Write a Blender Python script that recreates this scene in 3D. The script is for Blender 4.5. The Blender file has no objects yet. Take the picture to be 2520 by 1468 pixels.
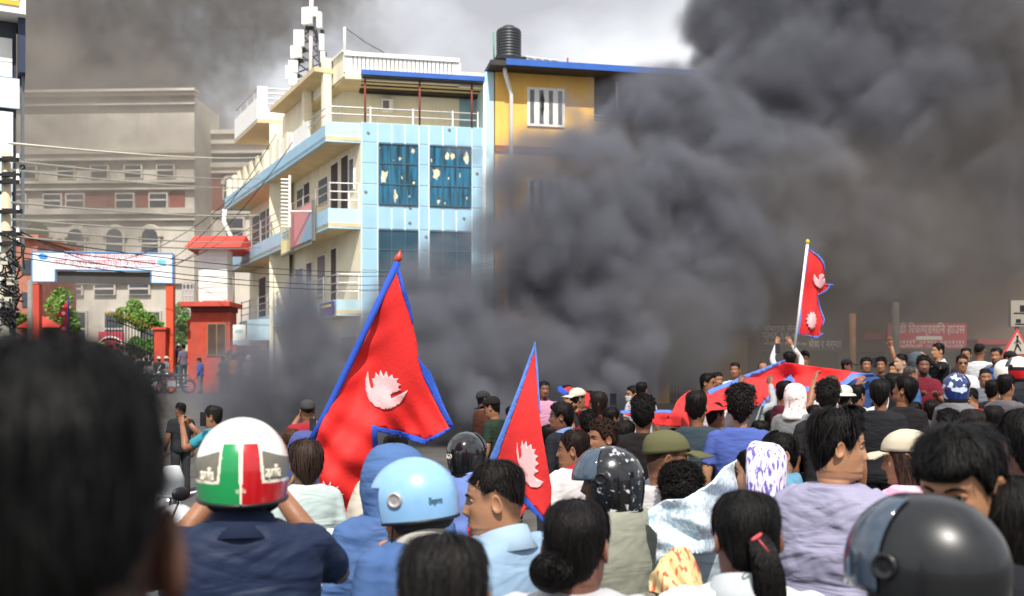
import bpy, math, random
import numpy as np
from math import radians, sin, cos, pi
from mathutils import Vector, Matrix
from mathutils.geometry import delaunay_2d_cdt

# ------------------------------------------------------------------ camera, sky, sun, exposure
F = 2500.0; HZ = 950.0; ZC = 1.82          # focal length and eye level in units of a 2520 px wide picture
sc = bpy.context.scene
col = sc.collection
rng = np.random.default_rng(7); random.seed(7)
cd = bpy.data.cameras.new('camera'); cam = bpy.data.objects.new('camera', cd); col.objects.link(cam)
cam.location = (0, 0, ZC); cam.rotation_euler = (radians(90), 0, 0)
cd.sensor_width = 36; cd.lens = 36*F/2520; cd.shift_y = (HZ-734)/2520; cd.clip_end = 2000; cd.clip_start = .05
cd.dof.use_dof = True; cd.dof.focus_distance = 6.8; cd.dof.aperture_fstop = 3.2
sc.camera = cam
SUN_EL, SUN_AZ = 53.0, 4.0                # the sun stands behind the camera, to its right
w = bpy.data.worlds.new('World'); sc.world = w; w.use_nodes = True
nt = w.node_tree; bg = nt.nodes['Background']; bg.inputs['Strength'].default_value = .1
sky = nt.nodes.new('ShaderNodeTexSky'); sky.sky_type = 'NISHITA'; sky.sun_disc = False
sky.sun_elevation = radians(SUN_EL); sky.sun_rotation = radians(180-SUN_AZ)
tc = nt.nodes.new('ShaderNodeTexCoord')
mp = nt.nodes.new('ShaderNodeMapping'); mp.inputs['Scale'].default_value = (1, 1, 1.6); mp.inputs['Location'].default_value = (.3, .1, .25)
nz = nt.nodes.new('ShaderNodeTexNoise'); nz.inputs['Scale'].default_value = 3.2; nz.inputs['Detail'].default_value = 5; nz.inputs['Roughness'].default_value = .5
rp = nt.nodes.new('ShaderNodeValToRGB')
rp.color_ramp.elements[0].position = .36; rp.color_ramp.elements[0].color = (.50, .50, .52, 1)
rp.color_ramp.elements[1].position = .62; rp.color_ramp.elements[1].color = (1.0, 1.01, 1.04, 1)
sca = nt.nodes.new('ShaderNodeVectorMath'); sca.operation = 'SCALE'; sca.inputs['Scale'].default_value = 9.6
mx = nt.nodes.new('ShaderNodeMix'); mx.data_type = 'RGBA'; mx.inputs['Factor'].default_value = .9
L = nt.links.new
L(tc.outputs['Generated'], mp.inputs[0]); L(mp.outputs[0], nz.inputs['Vector']); L(nz.outputs['Fac'], rp.inputs[0])
L(rp.outputs[0], sca.inputs[0]); L(sky.outputs[0], mx.inputs['A']); L(sca.outputs[0], mx.inputs['B']); L(mx.outputs['Result'], bg.inputs['Color'])
sd = bpy.data.lights.new('sun', 'SUN'); sd.energy = 4.2; sd.angle = radians(.5); sd.color = (1, .95, .87)
sun = bpy.data.objects.new('sun', sd); col.objects.link(sun)
sun.rotation_euler = (radians(90-SUN_EL), 0, radians(SUN_AZ))
vs = sc.view_settings; vs.view_transform = 'Standard'; vs.look = 'None'; vs.exposure = .4; vs.gamma = 1; vs.use_curve_mapping = False
cy = sc.cycles; cy.use_denoising = True; cy.max_bounces = 6; cy.diffuse_bounces = 3; cy.glossy_bounces = 3; cy.transparent_max_bounces = 12
cy.volume_bounces = 1; cy.volume_step_rate = 2.0; cy.volume_max_steps = 192

# ------------------------------------------------------------------ helpers
def W(px, py, d): return np.array(((px-1260)/F*d, d, ZC+(HZ-py)/F*d))
def ss(a, b, x):
    t = np.clip((x-a)/(b-a), 0, 1); return t*t*(3-2*t)
def ground(x, y):
    g = np.interp(y, (0, 6, 17, 43, 52, 70, 800), (0, 0, -.1, 1.48, 1.6, 1.8, 2.0))
    return g+.45*ss(8, 16, y)*ss(-1, 4, x)*(1-ss(24, 34, y))
def hexc(h):
    h = h.lstrip('#'); c = [int(h[i:i+2], 16)/255 for i in (0, 2, 4)]
    return tuple((v/12.92 if v <= .04045 else ((v+.055)/1.055)**2.4) for v in c)
MATS = {}
def mat(name, c, rough=.7, var=.12, vs=6.0, bump=0.0, bs=40.0, metal=0.0, spec=.5, coat=0.0, stretch=None, c2=None, edge=(.4, .6), detail=4.0, trans=0.0, streak=0.0):
    """Principled material: noise-varied base colour, or two colours c / c2 mixed by noise; bump for fine relief."""
    key = (name, str(c))
    if key in MATS: return MATS[key]
    if isinstance(c, str): c = hexc(c)
    if isinstance(c2, str): c2 = hexc(c2)
    m = bpy.data.materials.new(name); m.use_nodes = True; t = m.node_tree; N = t.nodes; p = N['Principled BSDF']
    p.inputs['Roughness'].default_value = rough; p.inputs['Metallic'].default_value = metal
    p.inputs['Specular IOR Level'].default_value = spec; p.inputs['Coat Weight'].default_value = coat; p.inputs['Coat Roughness'].default_value = .06
    p.inputs['Transmission Weight'].default_value = trans
    tcn = N.new('ShaderNodeTexCoord'); vec = tcn.outputs['Object']
    if stretch:
        mpn = N.new('ShaderNodeMapping'); mpn.inputs['Scale'].default_value = stretch; t.links.new(vec, mpn.inputs[0]); vec = mpn.outputs[0]
    if var > 0 or c2:
        n = N.new('ShaderNodeTexNoise'); n.inputs['Scale'].default_value = vs; n.inputs['Detail'].default_value = detail; t.links.new(vec, n.inputs['Vector'])
        r = N.new('ShaderNodeValToRGB'); e = r.color_ramp.elements
        if c2: e[0].position, e[1].position = edge; e[0].color = (*c, 1); e[1].color = (*c2, 1)
        else:
            e[0].position, e[1].position = .3, .7
            e[0].color = (*[v*(1-var) for v in c], 1); e[1].color = (*[min(1, v*(1+var)) for v in c], 1)
        t.links.new(n.outputs['Fac'], r.inputs[0]); t.links.new(r.outputs[0], p.inputs['Base Color'])
    else: p.inputs['Base Color'].default_value = (*c, 1)
    if streak:      # rain streaks and grime running down a wall
        ms = N.new('ShaderNodeMapping'); ms.inputs['Scale'].default_value = (2.6, 2.6, .16); t.links.new(tcn.outputs['Object'], ms.inputs[0])
        n3 = N.new('ShaderNodeTexNoise'); n3.inputs['Scale'].default_value = 1.4; n3.inputs['Detail'].default_value = 6; n3.inputs['Roughness'].default_value = .65; t.links.new(ms.outputs[0], n3.inputs['Vector'])
        r3 = N.new('ShaderNodeMapRange'); r3.inputs[1].default_value = .5; r3.inputs[2].default_value = .8; r3.inputs[3].default_value = 0; r3.inputs[4].default_value = streak; t.links.new(n3.outputs['Fac'], r3.inputs[0])
        m3 = N.new('ShaderNodeMix'); m3.data_type = 'RGBA'; src = p.inputs['Base Color'].links[0].from_socket; t.links.new(r3.outputs[0], m3.inputs['Factor']); t.links.new(src, m3.inputs['A']); m3.inputs['B'].default_value = (.13, .115, .095, 1); t.links.new(m3.outputs['Result'], p.inputs['Base Color'])
    if bump:
        n2 = N.new('ShaderNodeTexNoise'); n2.inputs['Scale'].default_value = bs; n2.inputs['Detail'].default_value = 3; t.links.new(vec, n2.inputs['Vector'])
        b = N.new('ShaderNodeBump'); b.inputs['Strength'].default_value = bump; b.inputs['Distance'].default_value = .02
        t.links.new(n2.outputs['Fac'], b.inputs['Height']); t.links.new(b.outputs[0], p.inputs['Normal'])
    MATS[key] = m; return m

class MB:
    def __init__(s): s.v = []; s.f = []; s.m = []; s.n = 0
    def add(s, v, f, m=0):
        v = np.asarray(v, float).reshape(-1, 3); s.v.append(v)
        if isinstance(f, np.ndarray): f = f.tolist()
        o = s.n; s.f += [tuple(i+o for i in q) for q in f]
        s.m += ([m]*len(f) if isinstance(m, int) else list(m)); s.n += len(v); return s
    def box(s, c, sz, rz=0, m=0, ax=None):
        x, y, z = [q/2 for q in sz]
        v = np.array([(-x,-y,-z),(x,-y,-z),(x,y,-z),(-x,y,-z),(-x,-y,z),(x,-y,z),(x,y,z),(-x,y,z)])
        if ax is not None: v = v@np.array(ax)
        elif rz: v = v@np.array(((cos(rz), sin(rz), 0), (-sin(rz), cos(rz), 0), (0, 0, 1)))
        return s.add(v+np.asarray(c), [(0,3,2,1),(4,5,6,7),(0,1,5,4),(1,2,6,5),(2,3,7,6),(3,0,4,7)], m)
    def prism(s, pts, z0, z1, m=0):
        """vertical prism over plan points; counter-clockwise seen from above"""
        pts = [(p[0], p[1]) for p in pts]
        a = sum(pts[i-1][0]*pts[i][1]-pts[i][0]*pts[i-1][1] for i in range(len(pts)))
        if a < 0: pts = pts[::-1]
        n = len(pts); v = [(*p, z0) for p in pts]+[(*p, z1) for p in pts]
        f = [tuple(range(n))[::-1], tuple(range(n, 2*n))]+[(i, (i+1) % n, n+(i+1) % n, n+i) for i in range(n)]
        return s.add(v, f, m)
    def tube(s, pts, r, n=8, m=0, sub=1, flat=None, cap=True):
        pts = np.asarray(pts, float); r = np.full(len(pts), r, float) if np.isscalar(r) else np.asarray(r, float)
        if sub > 1 and len(pts) > 2: pts, r = smooth_path(pts, r, sub)
        d = np.gradient(pts, axis=0); d /= np.linalg.norm(d, axis=1)[:, None]+1e-12
        up = np.array((0, 0, 1.)) if abs(d[0][2]) < .8 else np.array((0, 1., 0))
        A = np.arange(n)*2*pi/n; rings = []
        for i in range(len(pts)):
            sx = np.cross(d[i], up); sx /= np.linalg.norm(sx)+1e-12; sy = np.cross(sx, d[i]); up = sy
            q = 1 if flat is None else flat
            rings.append(pts[i]+r[i]*(np.cos(A)[:, None]*sx+q*np.sin(A)[:, None]*sy))
        return s.rings(np.array(rings), m, cap)
    def rings(s, R, m=0, cap=True):
        k, n, _ = R.shape
        f = [(i*n+j, i*n+(j+1) % n, (i+1)*n+(j+1) % n, (i+1)*n+j) for i in range(k-1) for j in range(n)]
        v = R.reshape(-1, 3)
        if cap:
            v = np.vstack((v, R[0].mean(0), R[-1].mean(0)))
            f += [(k*n, (j+1) % n, j) for j in range(n)]+[(k*n+1, (k-1)*n+j, (k-1)*n+(j+1) % n) for j in range(n)]
        return s.add(v, f, m)
    def ball(s, c, r, n=10, m=0):
        r = np.array((r, r, r) if np.isscalar(r) else r); k = max(4, n*2//3)
        T = np.linspace(.02, pi-.02, k); A = np.arange(n)*2*pi/n
        R = np.stack((np.sin(T)[:, None]*np.cos(A), np.sin(T)[:, None]*np.sin(A), -np.cos(T)[:, None]*np.ones(n)), -1)
        return s.rings(R*r+np.asarray(c), m)
    def xf(s, fn):
        s.v = [fn(v) for v in s.v]; return s
    def build(s, name, mats, parent=None, smooth=False, local=False, **pr):
        V = np.vstack(s.v) if s.v else np.zeros((0, 3))
        if parent is not None and not local:
            p, off = parent, np.zeros(3)
            while p is not None: off = off+np.array(p.location); p = p.parent
            V = V-off
        me = bpy.data.meshes.new(name); me.from_pydata(V.tolist(), [], s.f)
        for q in (mats if isinstance(mats, (list, tuple)) else [mats]): me.materials.append(q)
        if any(s.m): me.polygons.foreach_set('material_index', s.m)
        if smooth: me.polygons.foreach_set('use_smooth', [True]*len(me.polygons))
        o = bpy.data.objects.new(name, me); col.objects.link(o); o.parent = parent
        for k, v in pr.items(): o[k] = v
        return o
def smooth_path(P, r, k):
    n = len(P); t = np.linspace(0, n-1, (n-1)*k+1); i = np.minimum(t.astype(int), n-2); u = (t-i)[:, None]
    Q = np.vstack((2*P[0]-P[1], P, 2*P[-1]-P[-2]))
    a, b, c, d = Q[i], Q[i+1], Q[i+2], Q[i+3]
    out = .5*(2*b+(c-a)*u+(2*a-5*b+4*c-d)*u*u+(3*b-a-3*c+d)*u**3)
    return out, np.interp(t, np.arange(n), r)
def thing(name, label, cat, loc=(0, 0, 0), group=None, kind=None, rz=0):
    o = bpy.data.objects.new(name, None); col.objects.link(o); o.location = tuple(float(q) for q in loc); o.rotation_euler[2] = rz; o.empty_display_size = .1
    o['label'] = label; o['category'] = cat
    if group: o['group'] = group
    if kind: o['kind'] = kind
    return o
def tag(o, label, cat, group=None, kind=None):
    o['label'] = label; o['category'] = cat
    if group: o['group'] = group
    if kind: o['kind'] = kind
    return o
def copy_tree(o, parent=None):
    c = o.copy(); col.objects.link(c); c.parent = parent
    for ch in o.children: copy_tree(ch, c)
    return c
class Wall:
    """a vertical plane through plan point p in direction u (unit); px,py are points of the survey sheet"""
    def __init__(s, p, ang):
        s.p = np.array(p[:2], float); s.u = np.array((cos(ang), sin(ang))); s.n = np.array((s.u[1], -s.u[0])); s.ang = ang
    def off(s, q): return Wall(s.p+s.n*q, s.ang)
    def t(s, px):
        k = (px-1260)/F; return (k*s.p[1]-s.p[0])/(s.u[0]-k*s.u[1])
    def xy(s, t): return s.p+s.u*t
    def z(s, px, py): return ZC+(HZ-py)/F*s.xy(s.t(px))[1]
    def box(s, mb, t0, t1, z0, z1, o0, o1, m=0):
        """box from t0..t1, z0..z1, standing from offset o0 to o1 in front of the plane"""
        c = s.xy((t0+t1)/2)+s.n*(o0+o1)/2
        return mb.box((c[0], c[1], (z0+z1)/2), (abs(t1-t0), abs(o1-o0), abs(z1-z0)), s.ang, m)
    def pbox(s, mb, x0, y0, x1, y1, o0, o1, m=0):
        t0, t1 = s.t(x0), s.t(x1); xm = (x0+x1)/2
        return s.box(mb, t0, t1, s.z(xm, y1), s.z(xm, y0), o0, o1, m)
    def pt(s, t, z, o=0):
        c = s.xy(t)+s.n*o; return np.array((c[0], c[1], z))
def cdt(poly, sp, holes=()):
    """dense triangulation of a polygon (its own units): outline resampled at spacing sp, inner points added"""
    def res(p):
        out = []
        for i in range(len(p)):
            a = np.array(p[i], float); b = np.array(p[(i+1) % len(p)], float); n = max(1, int(round(np.linalg.norm(b-a)/sp)))
            out += [tuple(a+(b-a)*j/n) for j in range(n)]
        return out
    loops = [res(poly)]+[res(h) for h in holes]
    pts = []; edges = []
    for lp in loops:
        o = len(pts); pts += lp; edges += [(o+i, o+(i+1) % len(lp)) for i in range(len(lp))]
    xs = [p[0] for p in poly]; ys = [p[1] for p in poly]
    for j, y in enumerate(np.arange(min(ys)+sp*.5, max(ys), sp*.866)):
        for x in np.arange(min(xs)+(sp/2 if j % 2 else 0), max(xs), sp): pts.append((x, y))
    v, _e, f, *_ = delaunay_2d_cdt([Vector(p) for p in pts], edges, [], 0, 1e-5)
    V = np.array([tuple(q) for q in v]); keep = []
    for t in f:
        c = V[list(t)].mean(0)
        if inside(c, loops[0]) and not any(inside(c, h) for h in loops[1:]): keep.append(tuple(t))
    used = sorted({i for t in keep for i in t}); mp_ = {i: k for k, i in enumerate(used)}
    return V[used], [tuple(mp_[i] for i in t) for t in keep]
def inside(c, P):
    x, y = c[0], c[1]; r = False; j = len(P)-1
    for i in range(len(P)):
        if (P[i][1] > y) != (P[j][1] > y) and x < (P[j][0]-P[i][0])*(y-P[i][1])/(P[j][1]-P[i][1])+P[i][0]: r = not r
        j = i
    return r
def inside_np(X, Y, P):
    r = np.zeros(X.shape, bool); j = len(P)-1
    for i in range(len(P)):
        (xi, yi), (xj, yj) = P[i], P[j]
        c = ((yi > Y) != (yj > Y)) & (X < (xj-xi)*(Y-yi)/((yj-yi) or 1e-9)+xi); r ^= c; j = i
    return r
WV = rng.normal(size=(8, 3)); WV /= np.linalg.norm(WV, axis=1)[:, None]; WP = rng.uniform(0, 6.28, 8)
def wob(P, f):
    """smooth wavy noise in -1..1 from a few sine waves"""
    P = np.asarray(P)*f; s = 0
    for i in range(8): s = s+np.sin(P@WV[i]*(1+.23*i)+WP[i]+1.3*np.sin(P@WV[(i+3) % 8]*.7+WP[i]))
    return s/4.5
def text(body, size, M, m, parent, name='lettering', extrude=.002, fit=None, local=True):
    c = bpy.data.curves.new(name, 'FONT'); c.body = body; c.size = size; c.align_x = 'CENTER'; c.align_y = 'CENTER'; c.extrude = extrude; c.resolution_u = 2
    o = bpy.data.objects.new(name, c); col.objects.link(o)
    me = bpy.data.meshes.new_from_object(o.evaluated_get(bpy.context.evaluated_depsgraph_get()))
    bpy.data.objects.remove(o); me.name = name
    if fit and len(me.vertices):
        xs = [v.co.x for v in me.vertices]; w_ = max(xs)-min(xs)
        me.transform(Matrix.Diagonal((fit/w_, 1, 1, 1)))
    me.transform(Matrix(M)); me.materials.clear(); me.materials.append(m)
    o = bpy.data.objects.new(name, me); col.objects.link(o); o.parent = parent
    return o
def wallM(wall, t, z, o, root):
    """matrix that stands text up on a Wall, relative to root"""
    p = wall.pt(t, z, o)-np.array(root.location)
    return Matrix(((wall.u[0], 0, wall.n[0], p[0]), (wall.u[1], 0, wall.n[1], p[1]), (0, 1, 0, p[2]), (0, 0, 0, 1)))
# ------------------------------------------------------------------ ground
xs = np.concatenate(([-600, -200, -80], np.arange(-40, 41, 1.0), [80, 200, 600]))
ys = np.concatenate(([-40, -10, -3], np.arange(0, 72, 1.0), [90, 140, 300, 800]))
GX, GY = np.meshgrid(xs, ys); GZ = ground(GX, np.maximum(GY, 0))
nx, ny = len(xs), len(ys)
mb = MB(); mb.add(np.stack((GX, GY, GZ), -1), [(j*nx+i, j*nx+i+1, (j+1)*nx+i+1, (j+1)*nx+i) for j in range(ny-1) for i in range(nx-1)])
M_ASPH = mat('asphalt', (.075, .072, .068), .9, .3, 1.2, .25, 60)
mb.build('road', M_ASPH, smooth=True, kind='structure')

# ------------------------------------------------------------------ shared materials
M_CREAM = mat('cream_plaster', '#f1e9cf', .85, .06, 1.5, .06, 30, streak=.22)
M_BEIGE = mat('soffit_plaster', '#d9c6a0', .9, .08, 2, streak=.12)
M_WHITE = mat('white_paint', '#f4f3ee', .6, .04, 3)
M_BLUE = mat('blue_panel', '#a2cbe2', .38, .07, 1.1, .02, 8, streak=.15)
M_PALEB = mat('pale_blue', '#bfe0ea', .5, .05, 2, streak=.2)
M_GROUT = mat('white_grout', '#e8f2f6', .7, .03, 5)
M_BLUED = mat('blue_grey_plaster', '#8fb2c0', .8, .08, 2)
M_STEEL = mat('steel_rail', '#c9c6c6', .35, .05, 9, metal=.6)
M_DARK = mat('dark_wood_and_shade', '#33262a', .6, .2, 6)
M_BLACK = mat('black_plastic', '#0c0d0f', .45, .1, 9)
M_GLASS = mat('sky_tinted_glass', '#2a7599', .08, .1, 1.6, spec=.7, stretch=(6, 6, .5), c2='#0f333c', edge=(.38, .66))  # mirrored sky put into the blue, dark teal drapes into the stretched noise
M_GLASD = mat('dark_window_glass', '#1c4456', .08, .3, .9, spec=.8)
M_FRAME = mat('window_frame', '#3a5a6c', .5, .05, 9)
M_FASC = mat('blue_fascia', '#2b62b8', .5, .1, 3)
M_RUST = mat('rust_paint', '#8a3c34', .7, .2, 9)
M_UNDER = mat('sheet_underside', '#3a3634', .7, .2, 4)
M_YELL = mat('yellow_plaster', '#ffc566', .85, .09, 1.3, .05, 25, streak=.16)
M_TAN = mat('tan_stone', '#c8c0b4', .9, .1, .5, streak=.2)
M_TANB = mat('red_brickwork', '#8a5146', .9, .18, 1.5)
M_CAMP = mat('campus_window', '#3c434c', .3, .2, 2)
M_RED = mat('red_brick_paint', '#b84430', .85, .16, 3, .3, 14, streak=.45)
M_REDR = mat('red_roof', '#cf4438', .6, .1, 2)
M_ORNG = mat('orange_paint', '#d4512c', .6, .1, 2)
M_GREY = mat('grey_concrete', '#7d7a76', .9, .15, 2, .1, 20)
M_CURT = mat('torn_curtain', '#e9dfc0', .9, .35, 2, .4, 5, stretch=(7, 7, .6))

# ------------------------------------------------------------------ blue and cream corner building
FA = Wall(W(888, 950, 36), radians(11)); VA = math.atan2(-.882, .471)
zl = lambda y: ZC+(HZ-y)/F*36
A0 = FA.xy(0)
C0 = FA.xy(FA.t(801)); SW = Wall(C0, VA); SI = Wall(A0, VA)
gz = ground(A0[0], A0[1])-.1
bl = thing('corner_building', 'four storey blue and cream corner building with broken upper windows and long side balconies', 'building', (*A0, gz))
tR = FA.t(1213); back = lambda p, q: p-FA.n*q
E = SI.xy(-16.2)
ST = zl(305)                                # terrace floor
mb = MB(); mb.prism([A0, FA.xy(tR), back(FA.xy(tR), 14), E-FA.n*3, E], gz-.3, ST-.1); mb.build('wall', M_CREAM, bl)
mb = MB(); FA.box(mb, 0, FA.t(1188), gz, zl(303), 0, .12); mb.build('facade_wall', M_GROUT, bl)
mb = MB(); FA.box(mb, FA.t(1189.5), FA.t(1213), gz, zl(163), -2.2, .2); mb.build('pilaster', M_PALEB, bl)
colx = [889, 929, 963, 996, 1030, 1054.6, 1088.5, 1122, 1160, 1187]
rows = [302.5, 352, 403, 454, 505.6, 564, 615, 667, 720, 775, 830, 885, 945]
tx = [FA.t(x) for x in colx]; zr = [zl(y) for y in rows]
wins = {(c, r) for c in (1, 2, 3, 5, 6, 7) for r in (1, 2, 3, 5, 6, 7)}
g = .022
for r in range(len(zr)-1):
    for c in range(9):
        if (c, r) in wins: continue
        mb = MB(); FA.box(mb, tx[c]+g, tx[c+1]-g, zr[r+1]+g, zr[r]-g, .1, .142+.004*random.random())
        mb.build('panel', M_BLUE, bl)
FG = FA.off(.13)
def jag(cx, cz, w_, h_, n=11):
    return [(cx+w_*cos(a)*random.uniform(.35, 1.25)*.5, cz+h_*sin(a)*random.uniform(.35, 1.25)*.5) for a in np.arange(n)*2*pi/n]
holes = {(1, 1): [(.1, .8, .16, .16)], (2, 1): [(.62, .3, .45, .4), (.1, .22, .2, .15)], (3, 1): [(.55, .72, .3, .5)],
         (1, 2): [(.45, .45, .72, .9)], (2, 2): [(.8, .35, .18, .3)], (3, 2): [(.65, .15, .3, .34)],
         (2, 3): [(.28, .5, .33, .82)], (3, 3): [(.3, .5, .2, .2)],
         (5, 1): [(.12, .25, .2, .3)], (6, 1): [(.3, .45, .55, .6), (.72, .6, .4, .6)], (7, 1): [(.62, .45, .4, .75)],
         (5, 2): [(.48, .55, .7, .85)], (6, 2): [(.4, .45, .16, .45)], (7, 2): [(.2, .6, .13, .4)],
         (5, 3): [(.7, .3, .35, .5)], (7, 3): [(.68, .5, .2, .3)], (6, 3): [(.1, .2, .2, .3)]}
for cols_, rr in (((1, 2, 3), (1, 2, 3)), ((5, 6, 7), (1, 2, 3)), ((1, 2, 3), (5, 6, 7)), ((5, 6, 7), (5, 6, 7))):
    a, b = tx[cols_[0]]+.02, tx[cols_[-1]+1]-.02; z1, z0 = zr[rr[0]]-.02, zr[rr[-1]+1]+.02
    mb = MB(); fr = .035
    FA.box(mb, a, b, z0, z0+fr, .1, .2); FA.box(mb, a, b, z1-fr, z1, .1, .2)
    FA.box(mb, a, a+fr, z0+fr, z1-fr, .1, .199); FA.box(mb, b-fr, b, z0+fr, z1-fr, .1, .199)
    for c in cols_[1:]: FA.box(mb, tx[c]-.018, tx[c]+.018, z0+fr, z1-fr, .1, .197)
    for r in rr[1:]: FA.box(mb, a+fr, b-fr, zr[r]-.018, zr[r]+.018, .1, .194)
    wf = mb.build('window_frame', M_FRAME, bl)
    if rr[0] == 1:
        mb = MB(); FA.box(mb, a, b, z0, z1, .121, .131); mb.build('curtain', M_CURT, wf)
    for c in cols_:
        for r in rr:
            t0, t1, zz1, zz0 = tx[c]+.02, tx[c+1]-.02, zr[r]-.02, zr[r+1]+.02
            hs = [jag(t0+(t1-t0)*h[0], zz0+(zz1-zz0)*h[1], (t1-t0)*h[2], (zz1-zz0)*h[3]) for h in holes.get((c, r), [])] if rr[0] == 1 else []
            hs = [[(min(max(p[0], t0+.02), t1-.02), min(max(p[1], zz0+.02), zz1-.02)) for p in h] for h in hs]
            v, f = cdt([(t0, zz0), (t1, zz0), (t1, zz1), (t0, zz1)], .25, hs)
            tilt = random.uniform(-.012, .012)
            mb = MB(); mb.add([FA.pt(q[0], q[1], .168+tilt*(q[0]-t0)) for q in v], f)
            mb.build('pane', M_GLASS if rr[0] == 1 else M_GLASD, wf)
# balconies along the side street
for (ya, yb, cx, fl) in ((303, 352, 801, -15.9), (515, 564, 808, -15.7), (738, 778, 828, -14.6)):
    z1, z0 = zl(ya), zl(yb); c0 = FA.xy(FA.t(cx)); s = Wall(c0, VA)
    mb = MB(); mb.prism([FA.xy(-.01), c0, s.xy(fl), SI.xy(fl)+SI.n*.01], z0+.06, z0+.2); mb.build('balcony_slab', M_BEIGE, bl)
    mb = MB(); mb.prism([FA.xy(-.02)-FA.n*.02, c0, c0-FA.n*.12+FA.u*.05, FA.xy(-.02)-FA.n*.14], z0, z1); mb.build('balcony_front', M_PALEB, bl)  # front face paler than the parapet: sun glare put into its colour
    mb = MB(); s.box(mb, fl, -.02, z0, z1-(.12 if ya < 400 else 0), -.12, 0); mb.build('balcony_parapet', M_BLUE, bl)
    mb = MB(); e = SI.xy(fl); mb.prism([s.xy(fl), e, e-SI.u*.1, s.xy(fl)-SI.u*.1], z0, z1-.12); mb.build('balcony_end', M_BLUE, bl)
    if ya > 400:
        for h in (.3, .6, .9):
            mb = MB(); mb.tube([FA.pt(-.05, z1+h, -.05), FA.pt(FA.t(cx)+.05, z1+h, -.06), s.pt(fl+.1, z1+h, -.06)], .022, 6); mb.build('rail', M_STEEL, bl)
        for k in np.arange(0, -fl, 1.6):
            mb = MB(); mb.tube([s.pt(-k-.06, z1-.05, -.06), s.pt(-k-.06, z1+.95, -.06)], .028, 6); mb.build('rail_post', M_STEEL, bl)
        mb = MB(); mb.tube([FA.pt(-.07, z1, -.05), FA.pt(-.07, z1+.92, -.05)], .03, 6); mb.build('rail_post', M_WHITE, bl)
    else:
        for k in np.arange(5.2, -fl, 1.15):
            mb = MB(); s.box(mb, -k-.22, -k+.22, z1-.12, z1+.72, -.3, -.02); mb.build('parapet_stub', M_CREAM, bl)
        for k0, k1 in ((2.2, 4.2), (4.5, 6.8)):
            mb = MB(); s.box(mb, -k1, -k0, z1-.1, z1+.55, -.12, -.04); mb.build('parapet_panel', M_WHITE, bl)
        for h in (.3, .55):
            mb = MB(); mb.tube([FA.pt(FA.t(1172), z1+h, -.08), FA.pt(FA.t(cx)+.1, z1+h, -.08), s.pt(-2.2, z1+h, -.06)], .025, 6); mb.build('rail', M_STEEL, bl)
        for px in (797, 905, 1010, 1108, 1170):
            mb = MB(); mb.tube([FA.pt(FA.t(px)+.1, z1, -.08), FA.pt(FA.t(px)+.1, z1+.62, -.08)], .03, 6); mb.build('rail_post', M_WHITE, bl)
# doors, windows, downpipe and ladder on the side wall
for z0, z1, px0, px1, m in ((8.2, 10.25, 844, 859, M_DARK), (8.2, 10.2, 819, 834, M_DARK), (8.9, 9.9, 788, 808, M_CAMP), (8.9, 10.0, 864, 872, M_CAMP), (8.0, 10.0, 690, 702, M_DARK),
                            (8.1, 10.0, 625, 640, M_CAMP), (8.1, 10.0, 643, 656, M_CAMP), (8.1, 10.0, 660, 674, M_CAMP), (8.2, 10.0, 735, 748, M_CAMP), (8.2, 10.1, 752, 764, M_DARK),
                            (5.0, 7.0, 819, 830, M_DARK), (5.2, 6.9, 785, 802, M_CAMP), (5.0, 6.8, 758, 769, M_DARK), (5.2, 6.7, 731, 747, M_CAMP), (5.0, 6.6, 710, 719, M_DARK), (4.9, 6.9, 641, 656, M_DARK),
                            (1.4, 3.6, 845, 880, M_DARK), (1.4, 3.6, 700, 780, M_GREY)):
    t0, t1 = SI.t(px0), SI.t(px1)
    mb = MB(); SI.box(mb, t0-.06, t1+.06, z0, z1+.06, 0, .05); fr = mb.build('door_frame' if m is M_DARK else 'window_frame', M_WHITE, bl)
    mb = MB(); SI.box(mb, t0, t1, z0+.02, z1, .045, .075); mb.build('leaf' if m is M_DARK else 'pane', m, fr)
mb = MB()
for k in range(14): mb.tube([W(692, 442+k*9, 38.6), W(712, 443+k*9, 38.5)], .035, 5)
mb.tube([W(713, 432, 38.4), W(713, 560, 38.4)], .05, 6); mb.tube([W(713, 521, 38.4), W(768, 521, 37.2)], .035, 6)
mb.build('ladder', M_WHITE, bl)
mb = MB(); mb.tube([W(553, 516, 49.2), W(551, 545, 49.2), W(572, 590, 49.2), W(572, 800, 49.2)], .11, 8); mb.build('downpipe', M_WHITE, bl, True)
mb = MB(); mb.tube([FA.pt(FA.t(1190), zl(190), .25), FA.pt(FA.t(1190), gz, .25)], .05, 8); mb.build('downpipe', M_WHITE, bl, True)
for px, py in ((1104, 323), (899, 475), (1008, 514), (1007, 551), (1047, 585), (1140, 540), (905, 330), (1172, 430)):
    mb = MB(); c = FA.pt(FA.t(px), FA.z(px, py), .146); mb.ball(c, (.07, .012, .06), 8); mb.ball(c+np.array((.03, -.008, -.02)), (.03, .012, .035), 7); mb.build('dent', M_GREY, bl)
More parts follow.
